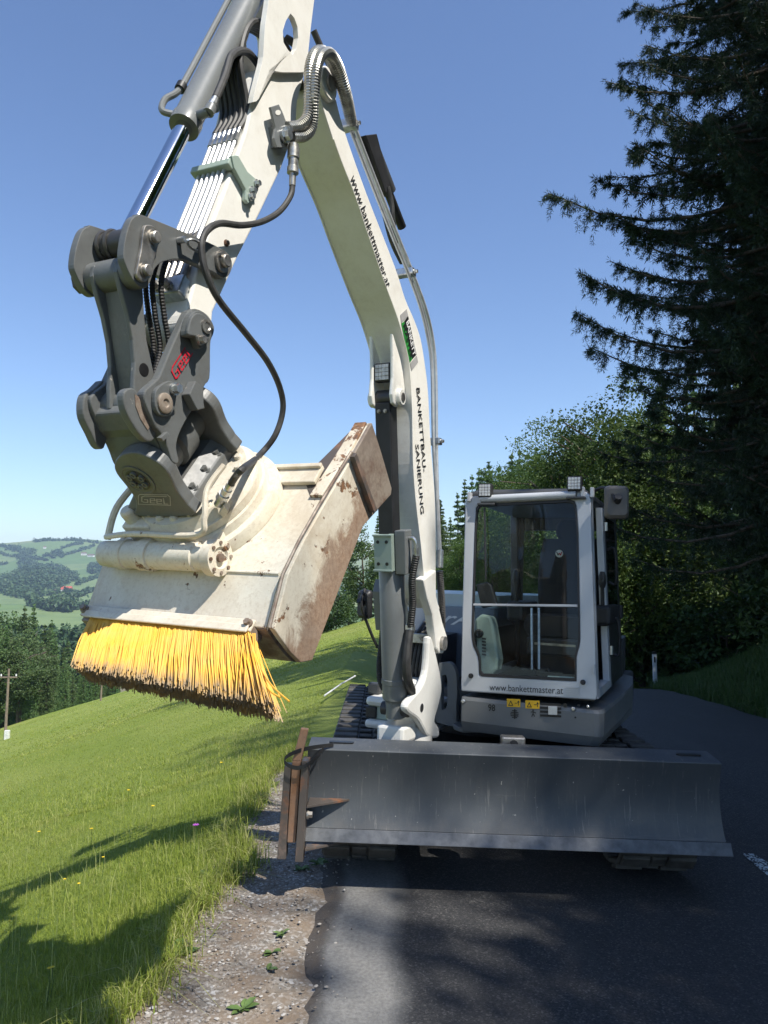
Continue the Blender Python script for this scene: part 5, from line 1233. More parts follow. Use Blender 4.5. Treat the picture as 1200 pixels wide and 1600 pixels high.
# material of the bucket: worn cream paint, rust scraped bare along the lip
def bucket_mat(name, lip, chips=.628):
    t = NT(name)
    big = t.noise(4, 7, .7); fine = t.noise(62, 8, .75); med = t.noise(11, 8, .7, dist=.3)
    c = t.mix(t.ramp(big, [(.35, 0), (.7, .6)]), (.70, .66, .55), (.55, .47, .35))
    c = t.mix(t.ramp(fine, [(.50, 0), (.68, .5)]), c, (.42, .34, .24))
    stn = t.noise(2.2, 6, .7, dist=.8); c = t.mix(t.ramp(stn, [(.46, 0), (.64, .6)]), c, (.46, .37, .26))
    chip = t.ramp(med, [(chips, 0), (chips+.012, 1)]); chipc = t.mix(t.ramp(fine, [(.4, 0), (.6, 1)]), (.10, .065, .045), (.26, .13, .06))
    c = t.mix(chip, c, chipc)
    if lip:                                                # bare worn steel where the plate scrapes: along the lip edge of the plate
        dt = t.new('ShaderNodeVectorMath', operation='DOT_PRODUCT'); t.l.new(t.co(), dt.inputs[0])
        l0, l1 = K.trl(0, 0, 480, 1031), K.trl(0, 0, 584, 796); e = (l1-l0).normalized(); nrm = Vector((0, -e.z, e.y))
        nw = K.x*nrm.x+K.y*nrm.y+K.z*nrm.z; P0 = K.w(*l0)
        if (K.w(*K.trl(0, 0, 442, 897))-P0).dot(nw) < 0: nw = -nw
        dt.inputs[1].default_value = nw; d = t.math('SUBTRACT', dt.outputs['Value'], P0.dot(nw))
        streak = t.noise(9, 8, .75, dist=.6); f = t.ramp(t.math('ADD', t.math('MULTIPLY', d, 2.4), t.math('MULTIPLY', streak, 1.0)), [(.83, 1), (.98, 0)])
        rc = t.mix(t.ramp(fine, [(.35, 0), (.65, 1)]), (.21, .125, .075), (.38, .27, .19)); rc = t.mix(t.ramp(big, [(.4, 0), (.7, .6)]), rc, (.30, .25, .20))
        c = t.mix(f, c, rc)
        sc = t.ramp(t.noise(30, 6, .7, stretch=(1, 1, .15)), [(.66, 0), (.70, .7)]); c = t.mix(sc, c, (.22, .14, .09))
    t.set('Base Color', c); t.set('Roughness', t.math('ADD', .5, t.math('MULTIPLY', fine, .25))); t.bump(t.math('ADD', fine, t.math('MULTIPLY', chip, -.6)), .35, .003); MATS[name] = t.m
bucket_mat('bucket_paint', 0); bucket_mat('bucket_end_paint', 1, .61); bucket_mat('bucket_worn', 0, .52)
bd = ke(442, 897); tj = ke(545, 712)
TOPU = .70*.907+.02
def sheet(name, prof, x0, x1, th, mat, bev=.004, dirn=-1):
    L = []
    for x in (x0, x1):
        a = [K.w(x, y, z) for y, z in prof]; nrm = []
        for i in range(len(prof)):
            p, q = prof[max(0, i-1)], prof[min(len(prof)-1, i+1)]; d = Vector((q[0]-p[0], q[1]-p[1])).normalized(); nrm.append((-d.y, d.x))
        b = [K.w(x, y+n[0]*th*dirn, z+n[1]*th*dirn) for (y, z), n in zip(prof, nrm)]; L.append(a+b[::-1])
    return MB().loft(L, True).build(name, mat, BK, bev)
sheet('back_plate', [(bd[0]+.001, bd[1]), (TOPU, bd[1]-.004)], -WB, -.012, .016, 'bucket_paint')
sheet('lower_plate', [(0, 0), (bd[0]-.001, bd[1]-.001)], -WB, -.012, .016, 'bucket_paint')
MB().tube([K.w(-WB+.01, bd[0], bd[1]), K.w(-.015, bd[0], bd[1])], .006, 8).build('weld_seam', 'bucket_paint', BK)
b1, b2 = ke(462, 1034), ke(480, 1031)
fl_ = spline([Vector((0, *q)) for q in ((-.002, -.004), (ke(440, 1012)[0], ke(440, 1012)[1]), b1, b2)], 4)
sheet('bucket_floor', [(q.y, q.z) for q in fl_], -WB, -.012, .014, 'bare_rust_steel', .002, 1)
ep = [(574, 660), (549, 707), (580, 796), (560, 822), (480, 1031), (462, 1034), (446, 1018), (420, 982), (431, 940), (442, 897), (467, 845), (497, 792), (552, 700)]
ep = [(573, 661), (584, 796), (560, 822), (480, 1031), (462, 1034), (446, 1018), (420, 982), (431, 940), (442, 897), (467, 845), (497, 792), (552, 700)]
PE = [K.tr(0, 0, *q) for q in ep]
MB().prism(PE, wv*.022).build('end_plate', 'bucket_end_paint', BK, .003)
MB().prism([p-wv*(WB+.02) for p in PE], wv*.02).build('end_plate', 'bucket_paint', BK, .003)
we = [(576, 661), (591, 708), (607, 763), (606, 773), (584, 797), (549, 708)]
MB().prism([K.tr(0, .0225, *q) for q in we], wv*.016).build('wear_plate', 'bare_rust_steel', BK, .003)
MB().prism([K.tr(0, .0228, *q) for q in ((549, 708), (582, 798), (577, 801), (545, 714))], wv*.024).build('weld_bar', 'rusty_bar', BK, .002)
MB().tube([K.tr(0, .024, *q) for q in ((421, 981), (442, 897), (467, 845), (497, 792), (549, 706))], .006, 7).build('weld_seam', 'bare_rust_steel', BK)
# stiffener along the rear edge of the end plate and the top flange
g = [K.l(K.tr(0, 0, *q)) for q in ((497, 792), (552, 700), (573, 661))]
MB().loft([[K.w(-.055, q.y, q.z-.012), K.w(-.001, q.y, q.z-.012), K.w(-.001, q.y, q.z+.006), K.w(-.055, q.y, q.z+.006)] for q in (g[0]+Vector((0, .05, .006)), g[1]+Vector((0, 0, .004)), g[2])], True).build('edge_stiffener', 'bucket_worn', BK, .003)
MB().prism([K.w(-.0555, g[0].y+.05, g[0].z), K.w(-.0555, g[1].y, g[1].z), K.w(-.0555, g[2].y-.03, g[2].z), K.w(-.14, TOPU, bd[1])], nv*-.012).build('gusset', 'rusty_bar', BK, .002)
fy0, fy1 = K.trl(2, bd[1]+.018, 450, 754).y, K.trl(2, bd[1]+.018, 450, 729).y
MB().box(K, -WB, -.06, fy0, fy1, bd[1]+.001, bd[1]+.02).build('top_flange', 'bucket_paint', BK, .004)
MB().box(K, -WB, -.06, fy1-.02, fy1+.0, bd[1]+.0205, bd[1]+.034).build('top_flange', 'bucket_paint', BK, .003)
# rotator: ring, disc, bolts, worm housing, motor pipe
rc_ = K.trl(2, bd[1], 318, 800)
cx, cyy = (wl_+wr)/2+.03, (u0+ub)/2+.0
edge = K.trl(2, bd[1]+.05, 417, 790); RR = math.hypot(edge.x-cx, edge.y-cyy)
RR = max(.22, min(.32, RR))
rg = MB().lathe(K.w(cx, cyy, bd[1]), nv, [(0, RR), (.035, RR), (.05, RR-.006), (.055, RR-.03), (.085, RR-.035), (.09, RR-.05)], 64).build('rotator_ring', 'bucket_paint', BK)
h1 = NB-bd[1]-.001
MB().lathe(K.w(cx, cyy, bd[1]+.0905), nv, [(0, RR-.045), (.03, RR-.045), (.032, RR-.055), (h1-.0905, RR-.075)], 64).build('rotator_disc', 'bucket_paint', BK, sharp=30)
m = MB()
for i in range(18):
    a = 2*math.pi*i/18; p = K.w(cx+math.cos(a)*(RR-.105), cyy+math.sin(a)*(RR-.105), NB-.005); m.lathe(p, nv, [(-.01, .016), (.012, .016), (.018, .012)], 12)
m.build('ring_bolt', 'bucket_paint', BK)
wa, wb = K.trl(2, bd[1]+.07, 163, 862), K.trl(2, bd[1]+.07, 338, 870); wy = (wa.y+wb.y)/2
wx0, wx1 = wa.x, wb.x; zc_ = bd[1]+.062
wh = MB().lathe(K.w(wx0, wy, zc_), wv, [(0, .040), (.004, .050), (.09, .052), (.092, .058), (.13, .058), (.133, .053), (.20, .053), (.203, .060), (.26, .060), (.263, .052), (wx1-wx0-.09, .052), (wx1-wx0-.085, .046), (wx1-wx0-.03, .046), (wx1-wx0-.028, .066), (wx1-wx0+.012, .066), (wx1-wx0+.014, .040), (wx1-wx0+.006, .034)], 32).build('worm_housing', 'bucket_paint', BK)
m = MB()
for i in range(8):
    a = 2*math.pi*i/8; p = K.w(wx1+.012, wy+math.cos(a)*.053, zc_+math.sin(a)*.053); m.cyl(p, p+wv*.006, .007, n=8)
m.lathe(K.w(wx1+.006, wy, zc_), wv, [(0, .016), (.012, .016), (.012, .008)], 12); m.build('cover_bolt', 'bare_rust_steel', BK)
MB().box(K, cx-.16, cx+.20, wy-.02, wy+.12, bd[1]+.002, bd[1]+.085).build('worm_case', 'bucket_paint', BK, .012)
MB().tube(spline([K.w(wx0+.05, wy+.02, zc_+.075), K.w(wx0+.2, wy+.03, zc_+.085), K.w(wx1-.06, wy+.03, zc_+.085), K.w(wx1-.02, wy+.07, zc_+.13), K.w(wx1-.03, wy+.16, zc_+.18), K.w(wx1-.0, wy+.26, zc_+.20)], 8), .011, 8).build('oil_pipe', 'bucket_paint', BK)
MB().tube(spline([K.w(wx0+.03, wy+.03, zc_+.05), K.w(wx0+.06, wy+.13, zc_+.12), K.w(wx0+.13, wy+.25, zc_+.16)], 6), .014, 8).build('oil_pipe', 'bucket_paint', BK)
MB().box(K, wx0+.11, wx0+.25, wy+.06, wy+.16, zc_, zc_+.09).lathe(K.w(wx0+.15, wy+.10, zc_+.09), nv, [(0, .03), (.05, .03), (.055, .02)], 14).build('motor', 'bucket_paint', BK, .008)
fx = K.trl(2, NB+.02, 344, 783); fit = K.w(*fx); d_ = (K.tr(2, NB+.10, 366, 748)-fit).normalized()
m = MB(); m.lathe(fit-d_*.02, d_, [(0, .016), (.03, .016), (.03, .021), (.06, .021), (.06, .017), (.09, .017), (.09, .014), (.12, .014)], 14); m.build('hose_fitting', 'zinc', BK)
MB().box(Frame(fit, d_, nv, d_.cross(nv)), -.015, .03, -.05, -.018, -.03, .03).build('fitting_bracket', 'bucket_paint', BK, .003)
# long black hose from the quick coupling round to the rotator
ROOT[0] = MC
hose('supply_hose', [(457, 286, .145), (454, 306, .145), (437, 330, .14), (410, 346, .14), (378, 352, .14), (345, 349, .15), (326, 358, .16), (316, 376, .165), (316, 400, .17), (324, 432, .18), (343, 470, .19), (385, 522, .19), (418, 565, .19), (437, 605, .18), (442, 640, .17), (430, 680, .15), (405, 712, .12), K.tr(2, NB+.14, 380, 732), fit+d_*.14, fit+d_*.08], .0125, 'hose', EX, 8, 10)
ROOT[0] = tuple(BKL)
# ---- brush
MB().box(K, -WB+.0, -.045, -.035, .012, .018, .030).build('brush_bar', 'bucket_paint', BK, .004)
MB().box(K, -WB+.03, -.05, -.045, -.015, .031, .040).build('brush_bar', 'bucket_paint', BK, .004)
MB().box(K, -WB+.01, -.05, -.05, -.005, -.05, .017).build('brush_holder', 'bare_rust_steel', BK, .003)
m = MB()
for x in (-WB+.012, -.06): hexbolt(m, K.w(x, -.01, .031), nv, .012, .02)
m.build('bolt', 'bare_rust_steel', BK)
t = NT('bristle_plastic')
a = t.new('ShaderNodeAttribute', attribute_name='along').outputs['Fac']; tn = t.new('ShaderNodeAttribute', attribute_name='tint').outputs['Fac']
c = t.mix(tn, (.80, .395, .026), (.86, .495, .06))
dirt = t.ramp(t.math('ADD', a, t.math('MULTIPLY', t.math('SUBTRACT', t.noise(14, 5, .7), .5), .45)), [(.70, 0), (.88, .45), (.98, .85), (1, 1)])
c = t.mix(t.ramp(t.noise(7, 6, .7), [(.40, .05), (.68, .45)]), c, (.60, .44, .20)); c = t.mix(dirt, c, (.28, .20, .11)); t.set('Base Color', c); t.set('Roughness', .45); MATS['bristle_plastic'] = t.m
rng = np.random.default_rng(5)
rl, rr = K.trl(2, .0, 148, 968), K.trl(2, .0, 396, 988); tl_, tr_ = K.trl(2, .0, 123, 1050), K.trl(2, .0, 409, 1108)
def bristles(n, fixed=None):
    V = []; F = []; AL = []; TI = []
    for i in range(n):
        q = rng.uniform(); row = rng.uniform(-1, 1)
        cl = math.sin(q*160)*.006+math.sin(q*61+2)*.008
        root = Vector((rl.x+(rr.x-rl.x)*q, -.03, row*.030-.006))
        ln = rng.uniform(.90, 1.03); tip = Vector(((tl_.x+(tr_.x-tl_.x)*q)+rng.normal()*.006+cl*.7, (tl_.y+(tr_.y-tl_.y)*q)*ln, row*.050-.012+rng.normal()*.006+cl*.5))
        if q > .93: tip.x += rng.uniform(-.02, .05); tip.z += rng.normal()*.02
        mid = root.lerp(tip, .55)+Vector((rng.normal()*.003, 0, rng.normal()*.003+.004))
        pts = [root, root.lerp(mid, .55), mid, mid.lerp(tip, .55), tip]; r = rng.uniform(.0019, .0026); o = len(V); ti = rng.uniform()
        for k, p in enumerate(pts):
            for dx, dz in ((r, 0), (-r*.5, r*.87), (-r*.5, -r*.87)): V.append(K.w(p.x+dx, p.y, p.z+dz)-BKL); AL.append(k/4); TI.append(ti)
        for k in range(4):
            for j in range(3): F.append((o+k*3+j, o+k*3+(j+1) % 3, o+(k+1)*3+(j+1) % 3, o+(k+1)*3+j))
    return np.array([tuple(v) for v in V]), np.array(F), AL, TI
V, F, AL, TI = bristles(6600)
bo_ = obj('bristles', big_mesh('bristles', V, F, 'bristle_plastic', False, {'along': AL, 'tint': TI}), BK); bo_['kind'] = 'stuff'
for path in ([(398, 990), (402, 1030), (422, 1068), (452, 1096)], [(395, 990), (400, 1035), (418, 1075), (438, 1090)]):
    o = MB().tube(spline([K.tr(2, .02, *q) for q in path], 6), .003, 6).build('stray_bristle', 'bristle_plastic', BK)
    
# ---- dirt drifts are in the paint
ROOT[0] = (0, 0, 0)
# ================================================================== trees
def top_scale(px, top, d, H, sink=0.0):
    """place a tree so that it stands on the ground at distance d and reaches a height seen in the photograph"""
    p = at(px, top, d); z0 = float(groundz(p.x, d)) if d < 260 else float(hillz(p.x, d)); return p.x, d, z0, max(.25, (p.z-z0)/H)
CON = [conifer(21+i, 18, (3.3, 2.8, 3.8)[i], 34, 10, 26, .46) for i in range(3)]
DEC = [deciduous(31+i, 12, 4.2, 15000, .20, 'leaves', .12, 16, 110) for i in range(3)]
FDE = [deciduous(41+i, 15, 5.0, 8000, .36, 'conifer_far' if i == 0 else 'leaves', .1, 10, 60) for i in range(2)]
DEV = [deciduous(71+i, 12, 4.2, 30000, .155, 'leaves', .04, 18, 120) for i in range(2)]
rnd = random.Random(3)
# --- near spruces on the right bank
extra = []
def limb(px, py, d, tx, dens=1.5):                      # a long branch reaching to a place seen against the sky; tree at tx
    p = at(px, py, d); L = abs(p.x-tx); return (p.z+.10*L-float(groundz(tx, d))+.05, math.pi, L, 0.0, dens)
TX, TD = 6.5, 11.0
for px, py in ((862, 316), (897, 466), (882, 538), (920, 570), (976, 262), (984, 190), (1015, 80), (945, 340), (960, 420), (1000, 10)):
    z, a, L, li, de = limb(px, py, TD, TX); extra.append((z, a+rnd.uniform(-.12, .12), L, li, de))
    for _ in range(2): extra.append((z+rnd.uniform(-.25, .3), a+rnd.choice([-1, 1])*rnd.uniform(.25, .7), L*rnd.uniform(.6, .8), li, 1.1))
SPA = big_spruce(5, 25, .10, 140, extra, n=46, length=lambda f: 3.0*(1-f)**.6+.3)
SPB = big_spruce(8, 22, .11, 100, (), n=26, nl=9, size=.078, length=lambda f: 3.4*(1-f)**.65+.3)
tree('spruce_tree', SPA, TX, TD, 'tall dark spruce with long drooping branches against the sky, nearest on the right', 'roadside spruces')
for x, y, sc, rot, lab in ((8.4, 13.6, 1.05, 1.0, 'dark spruce right behind the nearest long-branched spruce'), (7.9, 10.1, 1.0, 2.2, 'dark spruce at the right picture edge beside the nearest spruce'),
                           (10.5, 18.5, .8, 3.6, 'dark spruce beside the bend, above the white marker post'), (11.6, 12.0, 1.05, 4.4, 'dark spruce deep in the wood behind the two nearest spruces'), (8.9, 12.0, 1.1, 5.2, 'dark spruce filling the gap behind the nearest spruce trunk'), (9.9, 14.6, 1.1, .4, 'dark spruce further back between the two dark spruces'), (7.5, 12.1, 1.15, .7, 'dark spruce tight behind the nearest long-branched spruce, filling its gaps'), (7.8, 13.1, 1.2, 4.0, 'dark spruce third in line behind the nearest spruce'), (9.3, 10.9, 1.15, 3.0, 'dark spruce crowding the upper right picture corner'), (10.3, 12.9, 1.2, 1.7, 'dark spruce in the second row of the roadside wood'), (11.8, 15.2, 1.2, 2.6, 'dark spruce in the third row, above the bank'), (11.0, 17.0, 1.1, 5.6, 'dark spruce left of the third-row spruce, above the bank'), (13.4, 20.0, 1.15, .9, 'dark spruce far back over the bend'), (12.6, 17.4, 1.25, 3.9, 'dark spruce at the back of the roadside wood')):
    tree('spruce_tree', SPB, x, y, lab, 'roadside spruces', rot, sc)
# --- the wood that shades the road, to the right of and behind the viewer
for i, (x, y, H) in enumerate(((10.0, -9.5, 17), (10.25, -6.3, 17.5), (9.85, -3.4, 17), (10.1, -.3, 17.2), (9.8, 2.8, 18), (13.2, -8, 25), (13.4, -4.0, 27), (13.1, -.2, 27), (13.6, 3.8, 26), (10.4, -13.5, 18), (15, -13, 21), (10.2, 5.7, 19))):
    h = H-float(groundz(x, y)); tree('roadside_tree', DEC[i % 3], x, y, 'broadleaf tree of the wood lining the right of the road', 'wood to the right of the road', i*1.3, .93, sz=h/12)
# --- understory bushes on the bank
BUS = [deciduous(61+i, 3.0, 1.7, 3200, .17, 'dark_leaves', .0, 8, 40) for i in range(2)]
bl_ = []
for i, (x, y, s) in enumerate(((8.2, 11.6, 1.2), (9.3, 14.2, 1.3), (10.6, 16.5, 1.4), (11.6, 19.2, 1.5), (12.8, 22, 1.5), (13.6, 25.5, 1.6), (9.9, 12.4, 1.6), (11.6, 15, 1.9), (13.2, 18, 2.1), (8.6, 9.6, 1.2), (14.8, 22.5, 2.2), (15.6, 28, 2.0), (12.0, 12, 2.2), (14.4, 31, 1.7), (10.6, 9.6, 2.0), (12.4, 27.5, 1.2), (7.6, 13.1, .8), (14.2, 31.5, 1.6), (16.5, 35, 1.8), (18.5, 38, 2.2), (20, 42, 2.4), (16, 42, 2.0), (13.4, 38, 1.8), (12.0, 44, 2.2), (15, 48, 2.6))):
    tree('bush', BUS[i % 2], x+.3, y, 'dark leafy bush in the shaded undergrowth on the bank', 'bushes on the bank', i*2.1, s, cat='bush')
# --- broadleaf trees beyond the bend, lit from above
for i, (px, top, d, lab) in enumerate(((958, 606, 31, 'light green broadleaf tree rising just left of the spruce branches'), (905, 668, 38, 'light green broadleaf tree directly above the right cab lamp'), (858, 662, 42, 'rounded light green tree above the middle of the cab roof'),
                                       (1000, 640, 34, 'broadleaf tree half hidden behind the drooping spruce branches'), (815, 712, 50, 'broadleaf tree between the conifers and the light green trees'), (930, 740, 30, 'low broadleaf tree right behind the cab mirror'),
                                       (775, 800, 46, 'low light green tree behind the left cab window'), (720, 835, 48, 'low light green tree between boom and cab'), (880, 690, 33, 'light green broadleaf tree right above the roof lamp bracket'), (985, 600, 32, 'leafy tree crown directly under the lowest spruce branch'), (835, 735, 60, 'pale broadleaf tree behind the cab roof, left of its middle'), (1015, 720, 36, 'leafy tree to the right of the cab mirror'))):
    x, y, z, s = top_scale(px, top, d, 12); tree('broadleaf_tree', DEV[i % 2], x, y, lab, 'broadleaf trees beyond the bend', i*1.7, s*.9, z, sz=s)
for i in range(26):                                       # shaded wood between and behind them
    px = 1000+i % 9*30+rnd.uniform(-14, 14); d = 24+(i//9)*9+rnd.uniform(-3, 3); top = 690-(px-1000)*.9-rnd.uniform(0, 60)
    x, y, z, s = top_scale(px, max(top, 420 if px < 1110 else 150), d, 18); 
    if y < 31 and x < cshift(y)+10: x = float(cshift(y))+10+rnd.uniform(0, 4)
    tree('conifer_tree', CON[i % 3], x, y, 'dark conifer in the dense wood behind the nearest spruces', 'dark wood on the right', rnd.uniform(0, 6), s*.95, float(groundz(x, y)), sz=s)
# --- conifers on the slope behind the cab
for i in range(34):
    px = 640+rnd.uniform(0, 200); env = np.interp(px, [600, 690, 720, 760, 800, 860], [800, 772, 745, 722, 706, 690]); d = rnd.uniform(62, 110)
    x, y, z, s = top_scale(px, env+rnd.uniform(0, 60)*(1 if i > 12 else .25), d, 18)
    tree('conifer_tree', CON[i % 3], x, y, 'sunlit conifer of the far wood seen between boom and broadleaf trees', 'conifers behind the cab', rnd.uniform(0, 6), s*rnd.uniform(.8, 1), z, sz=s)
# --- edge of the meadow behind the boom
for i, (px, top, d, kind, lab) in enumerate(((568, 812, 64, 'd', 'tall dense tree at the top of the meadow, left of the boom cylinder'), (590, 806, 70, 'c', 'dark conifer tight behind the boom cylinder'), (545, 840, 72, 'c', 'dark conifer half hidden behind the rusty bucket end'), (610, 826, 66, 'd', 'dense tree hidden behind the boom cylinder'), (510, 870, 78, 'c', 'dark conifer behind the round shrub'))):
    x, y, z, s = top_scale(px, top, d, 15 if kind == 'd' else 18); tree('meadow_edge_tree', FDE[0] if kind == 'd' else CON[i % 3], x, y, lab, None, i, s*.8, z, sz=s)
x, y, z, s = top_scale(524, 920, 60, 3); tree('round_shrub', BUS[0], x, y, 'round green shrub at the top of the meadow beside the rusty bucket end', None, 1, s*.85, z, 'bush', sz=s)
x, y, z, s = top_scale(500, 950, 63, 3); tree('round_shrub', BUS[1], x, y, 'low dark shrub left of the round shrub at the meadow top', None, 2, s*1.2, z, 'bush', sz=s)
# --- wood below the meadow on the left
for i in range(70):
    px = rnd.uniform(-40, 190); d = rnd.choice([rnd.uniform(74, 88), rnd.uniform(88, 125)]); env = np.interp(px, [-40, 0, 40, 60, 80, 100, 120, 160, 190], [922, 926, 936, 948, 966, 984, 998, 1020, 1030])
    far = (d-74)/50; top = env+(1-far)*rnd.uniform(35, 85)+rnd.uniform(-4, 14)
    k = i % 5
    x, y, z, s = top_scale(px, top, d, 15 if k in (0, 3) and px < 60 else 18)
    tree('valley_tree', FDE[0] if k in (0, 3) and px < 60 else CON[i % 3], x, y, 'tree in the dense conifer wood below the meadow', 'wood below the meadow', rnd.uniform(0, 6), s*rnd.uniform(.75, 1.0), z, sz=s)
# ================================================================== far hillside: woods, hedges, farms
def zpx(X, Y): return X/3.555, 730+Y/3.555
pts = []
wood = [(95, 505), (140, 495), (210, 545), (330, 560), (420, 600), (432, 635), (330, 665), (250, 695), (130, 735), (0, 705), (0, 625), (60, 612), (110, 570)]
def inside(x, y, P):
    c = False; j = len(P)-1
    for i in range(len(P)):
        if (P[i][1] > y) != (P[j][1] > y) and x < (P[j][0]-P[i][0])*(y-P[i][1])/(P[j][1]-P[i][1])+P[i][0]: c = not c
        j = i
    return c
hr = random.Random(9)
while len(pts) < 900:
    x, y = hr.uniform(-30, 440), hr.uniform(490, 740)
    if inside(max(x, 1), y, wood): pts.append((x, y, 1.0))
for P, n in (([(480, 560), (520, 545), (600, 550), (600, 600), (500, 595)], 120), ([(280, 480), (340, 470), (350, 500), (290, 510)], 50), ([(280, 770), (400, 765), (380, 810), (290, 800)], 90), ([(20, 450), (200, 470), (190, 490), (30, 465)], 60)):
    k = 0
    while k < n:
        x, y = hr.uniform(0, 620), hr.uniform(400, 830)
        if inside(x, y, P): pts.append((x, y, 1)); k += 1
for line, n in (([(190, 417), (260, 408), (450, 408)], 90), ([(0, 440), (30, 445), (110, 450)], 30), ([(450, 412), (560, 425), (640, 440)], 36), ([(340, 455), (420, 430), (460, 425)], 40), ([(360, 490), (440, 470), (520, 440)], 44), ([(240, 500), (320, 490), (350, 505)], 26), ([(430, 655), (500, 630), (570, 605)], 40), ([(340, 690), (440, 715), (520, 690)], 40), ([(150, 740), (240, 715), (330, 700)], 36), ([(300, 745), (380, 735), (470, 715)], 24), ([(0, 545), (40, 540)], 8), ([(400, 800), (450, 780), (520, 790)], 20), ([(160, 770), (230, 780), (280, 800)], 40), ([(110, 480), (180, 510), (260, 520)], 34), ([(0, 480), (60, 500), (110, 500)], 24)):
    for k in range(n):
        u = k/max(1, n-1)*(len(line)-1); j = min(int(u), len(line)-2); f = u-j
        pts.append((line[j][0]+(line[j+1][0]-line[j][0])*f+hr.uniform(-6, 6), line[j][1]+(line[j+1][1]-line[j][1])*f+hr.uniform(-3, 3), hr.uniform(.5, .9)))
for k in range(46):                                       # further copses over the rest of the far slopes
    qx, qd = hr.uniform(-.33, .42), hr.uniform(700, 2900)
    for j in range(hr.randint(8, 26)): pts.append((None, (qx+hr.gauss(0, .018))*qd, qd+hr.gauss(0, 60)))
P, Tt = [], []; hrng = np.random.default_rng(4)
for x, y, s in pts:
    if x is None: h = Vector((y, s, 0)); s = 1.0
    else: h = hill_at(*zpx(x, y))
    if h is None: continue
    r = 6.0*s*hr.uniform(.7, 1.2); q = hrng.normal(size=(26, 3))*np.array([r*.45, r*.45, r*.6])+np.array([h.x, h.y, float(hillz(h.x, h.y))+r*.9])
    P.append(q); Tt.append(np.full(26, hr.uniform(0, 1)))
# the wood in the valley, further off than the single trees
for i in range(900):
    px = hr.uniform(-60, 330); d = hr.uniform(150, 420); x = (px-600)/FPX*d; z = float(hillz(x, d)) if d > 255 else float(groundz(x, d)); z = max(z, -60); H = hr.uniform(11, 19); n = 30
    u = hrng.uniform(0, 1, n); rr = (1-u)*3.2+.3; a = hrng.uniform(0, 6.28, n); P.append(np.stack([x+np.cos(a)*rr, d+np.sin(a)*rr, z+H*(.1+.9*u)], 1)); Tt.append(np.full(n, hr.uniform(.1, .8)))
Pn = np.concatenate(P); Tn = np.concatenate(Tt); sizes = np.where(Pn[:, 1] > 500, 5.2, 2.6)
V, F, T = leaves(Pn, sizes, hrng, .2, .8, Tn)
wo_ = obj('distant_woodland', big_mesh('distant_woodland', V, F, 'hill_trees', False, {'tint': T})); tag(wo_, 'hazy woods and hedgerows on the far hillside', 'woodland', None, 'stuff')
simple('wall_white', (.72, .70, .66), .8, var=.06, scale=.3); simple('roof_red', (.40, .085, .055), .7, var=.15, scale=.4); simple('roof_brown', (.16, .10, .075), .7, var=.2, scale=.4); simple('window_dark', (.03, .035, .04), .2)
def house(px, py, w, dp, h, roof, label, yaw=.2):
    p = hill_at(px, py)
    if p is None: return
    loc = Vector((p.x, p.y, float(hillz(p.x, p.y))-.5)); c, s = math.cos(yaw), math.sin(yaw); f = Frame(loc, (c, s, 0), (-s, c, 0), (0, 0, 1)); ROOT[0] = tuple(loc)
    e = empty('farmhouse', loc, label, 'house')
    MB().box(f, -w/2, w/2, -dp/2, dp/2, 0, h).build('wall', 'wall_white', e)
    o = .6; MB().loft([[f.w(x, -dp/2-o, h), f.w(x, dp/2+o, h), f.w(x, 0, h+dp*.42)] for x in (-w/2-o, w/2+o)], True).build('roof', roof, e)
    for k in range(3): MB().box(f, -w*.32+k*w*.27, -w*.32+k*w*.27+w*.1, -dp/2-.05, -dp/2-.01, h*.4, h*.72).build('window', 'window_dark', e)
    ROOT[0] = (0, 0, 0)
house(104, 926, 17, 13, 6, 'roof_red', 'white farmhouse with a red roof on the far hillside', .15)
house(131, 868, 15, 9, 6, 'roof_brown', 'white farmhouse with brown roof high on the far hill, left one of the pair', .1)
house(142, 870, 20, 9, 5, 'roof_brown', 'long white farm building high on the far hill, right one of the pair', -.2)
house(84, 927, 10, 8, 4, 'roof_brown', 'small brown-roofed farm building left of the red roof', .4)
house(70, 857, 8, 8, 5, 'roof_brown', 'tiny white house below the far ridge', .2)

# ================================================================== grass
def blades(x, y, h, w, rng, lean=.5, tint=None):
    n = len(x); z = groundz(x, y)-.012; a = rng.uniform(0, 6.283, n); l = np.abs(rng.normal(0, lean, n))*h; dx, dy = np.cos(a), np.sin(a); b = a+1.57+rng.normal(0, .4, n); wx, wy = np.cos(b)*w/2, np.sin(b)*w/2
    P0 = np.stack([x, y, z], 1); P1 = P0+np.stack([dx*l*.35, dy*l*.35, h*.6], 1); P2 = P0+np.stack([dx*l, dy*l, h*np.clip(1-.35*(l/h)**2, .35, 1)], 1); Wd = np.stack([wx, wy, wx*0], 1)
    V = np.stack([P0-Wd, P0+Wd, P1-Wd*.8, P1+Wd*.8, P2-Wd*.12, P2+Wd*.12], 1).reshape(-1, 3); o = np.arange(n)*6
    F = np.stack([np.stack([o, o+1, o+3, o+2], 1), np.stack([o+2, o+3, o+5, o+4], 1)], 1).reshape(-1, 4)
    return V, F, np.repeat(tint if tint is not None else np.clip(rng.normal(.45, .22, n), 0, 1), 6)
gr = np.random.default_rng(2)
def scatter(n, y0, y1, xl, power=1.0):
    y = y0+(y1-y0)*gr.uniform(0, 1, n)**power; xm = -.58*y-.6; x = xl+(np.maximum(xm, -60)-xl)*gr.uniform(0, 1, n); return x, y
parts = []
def edge_x(y): return X0-.10+.10*np.sin(y*1.7+.3)+.07*np.sin(y*4.3)
x, y = scatter(76000, 2.2, 8.5, X0-.02, 1.3); keep = x < edge_x(y); x, y = x[keep], y[keep]
pat = vnoise(x, y, .55, 12)+.5*vnoise(x, y, .17, 13); tall = np.clip(1-(edge_x(y)-x)/.9, 0, 1)
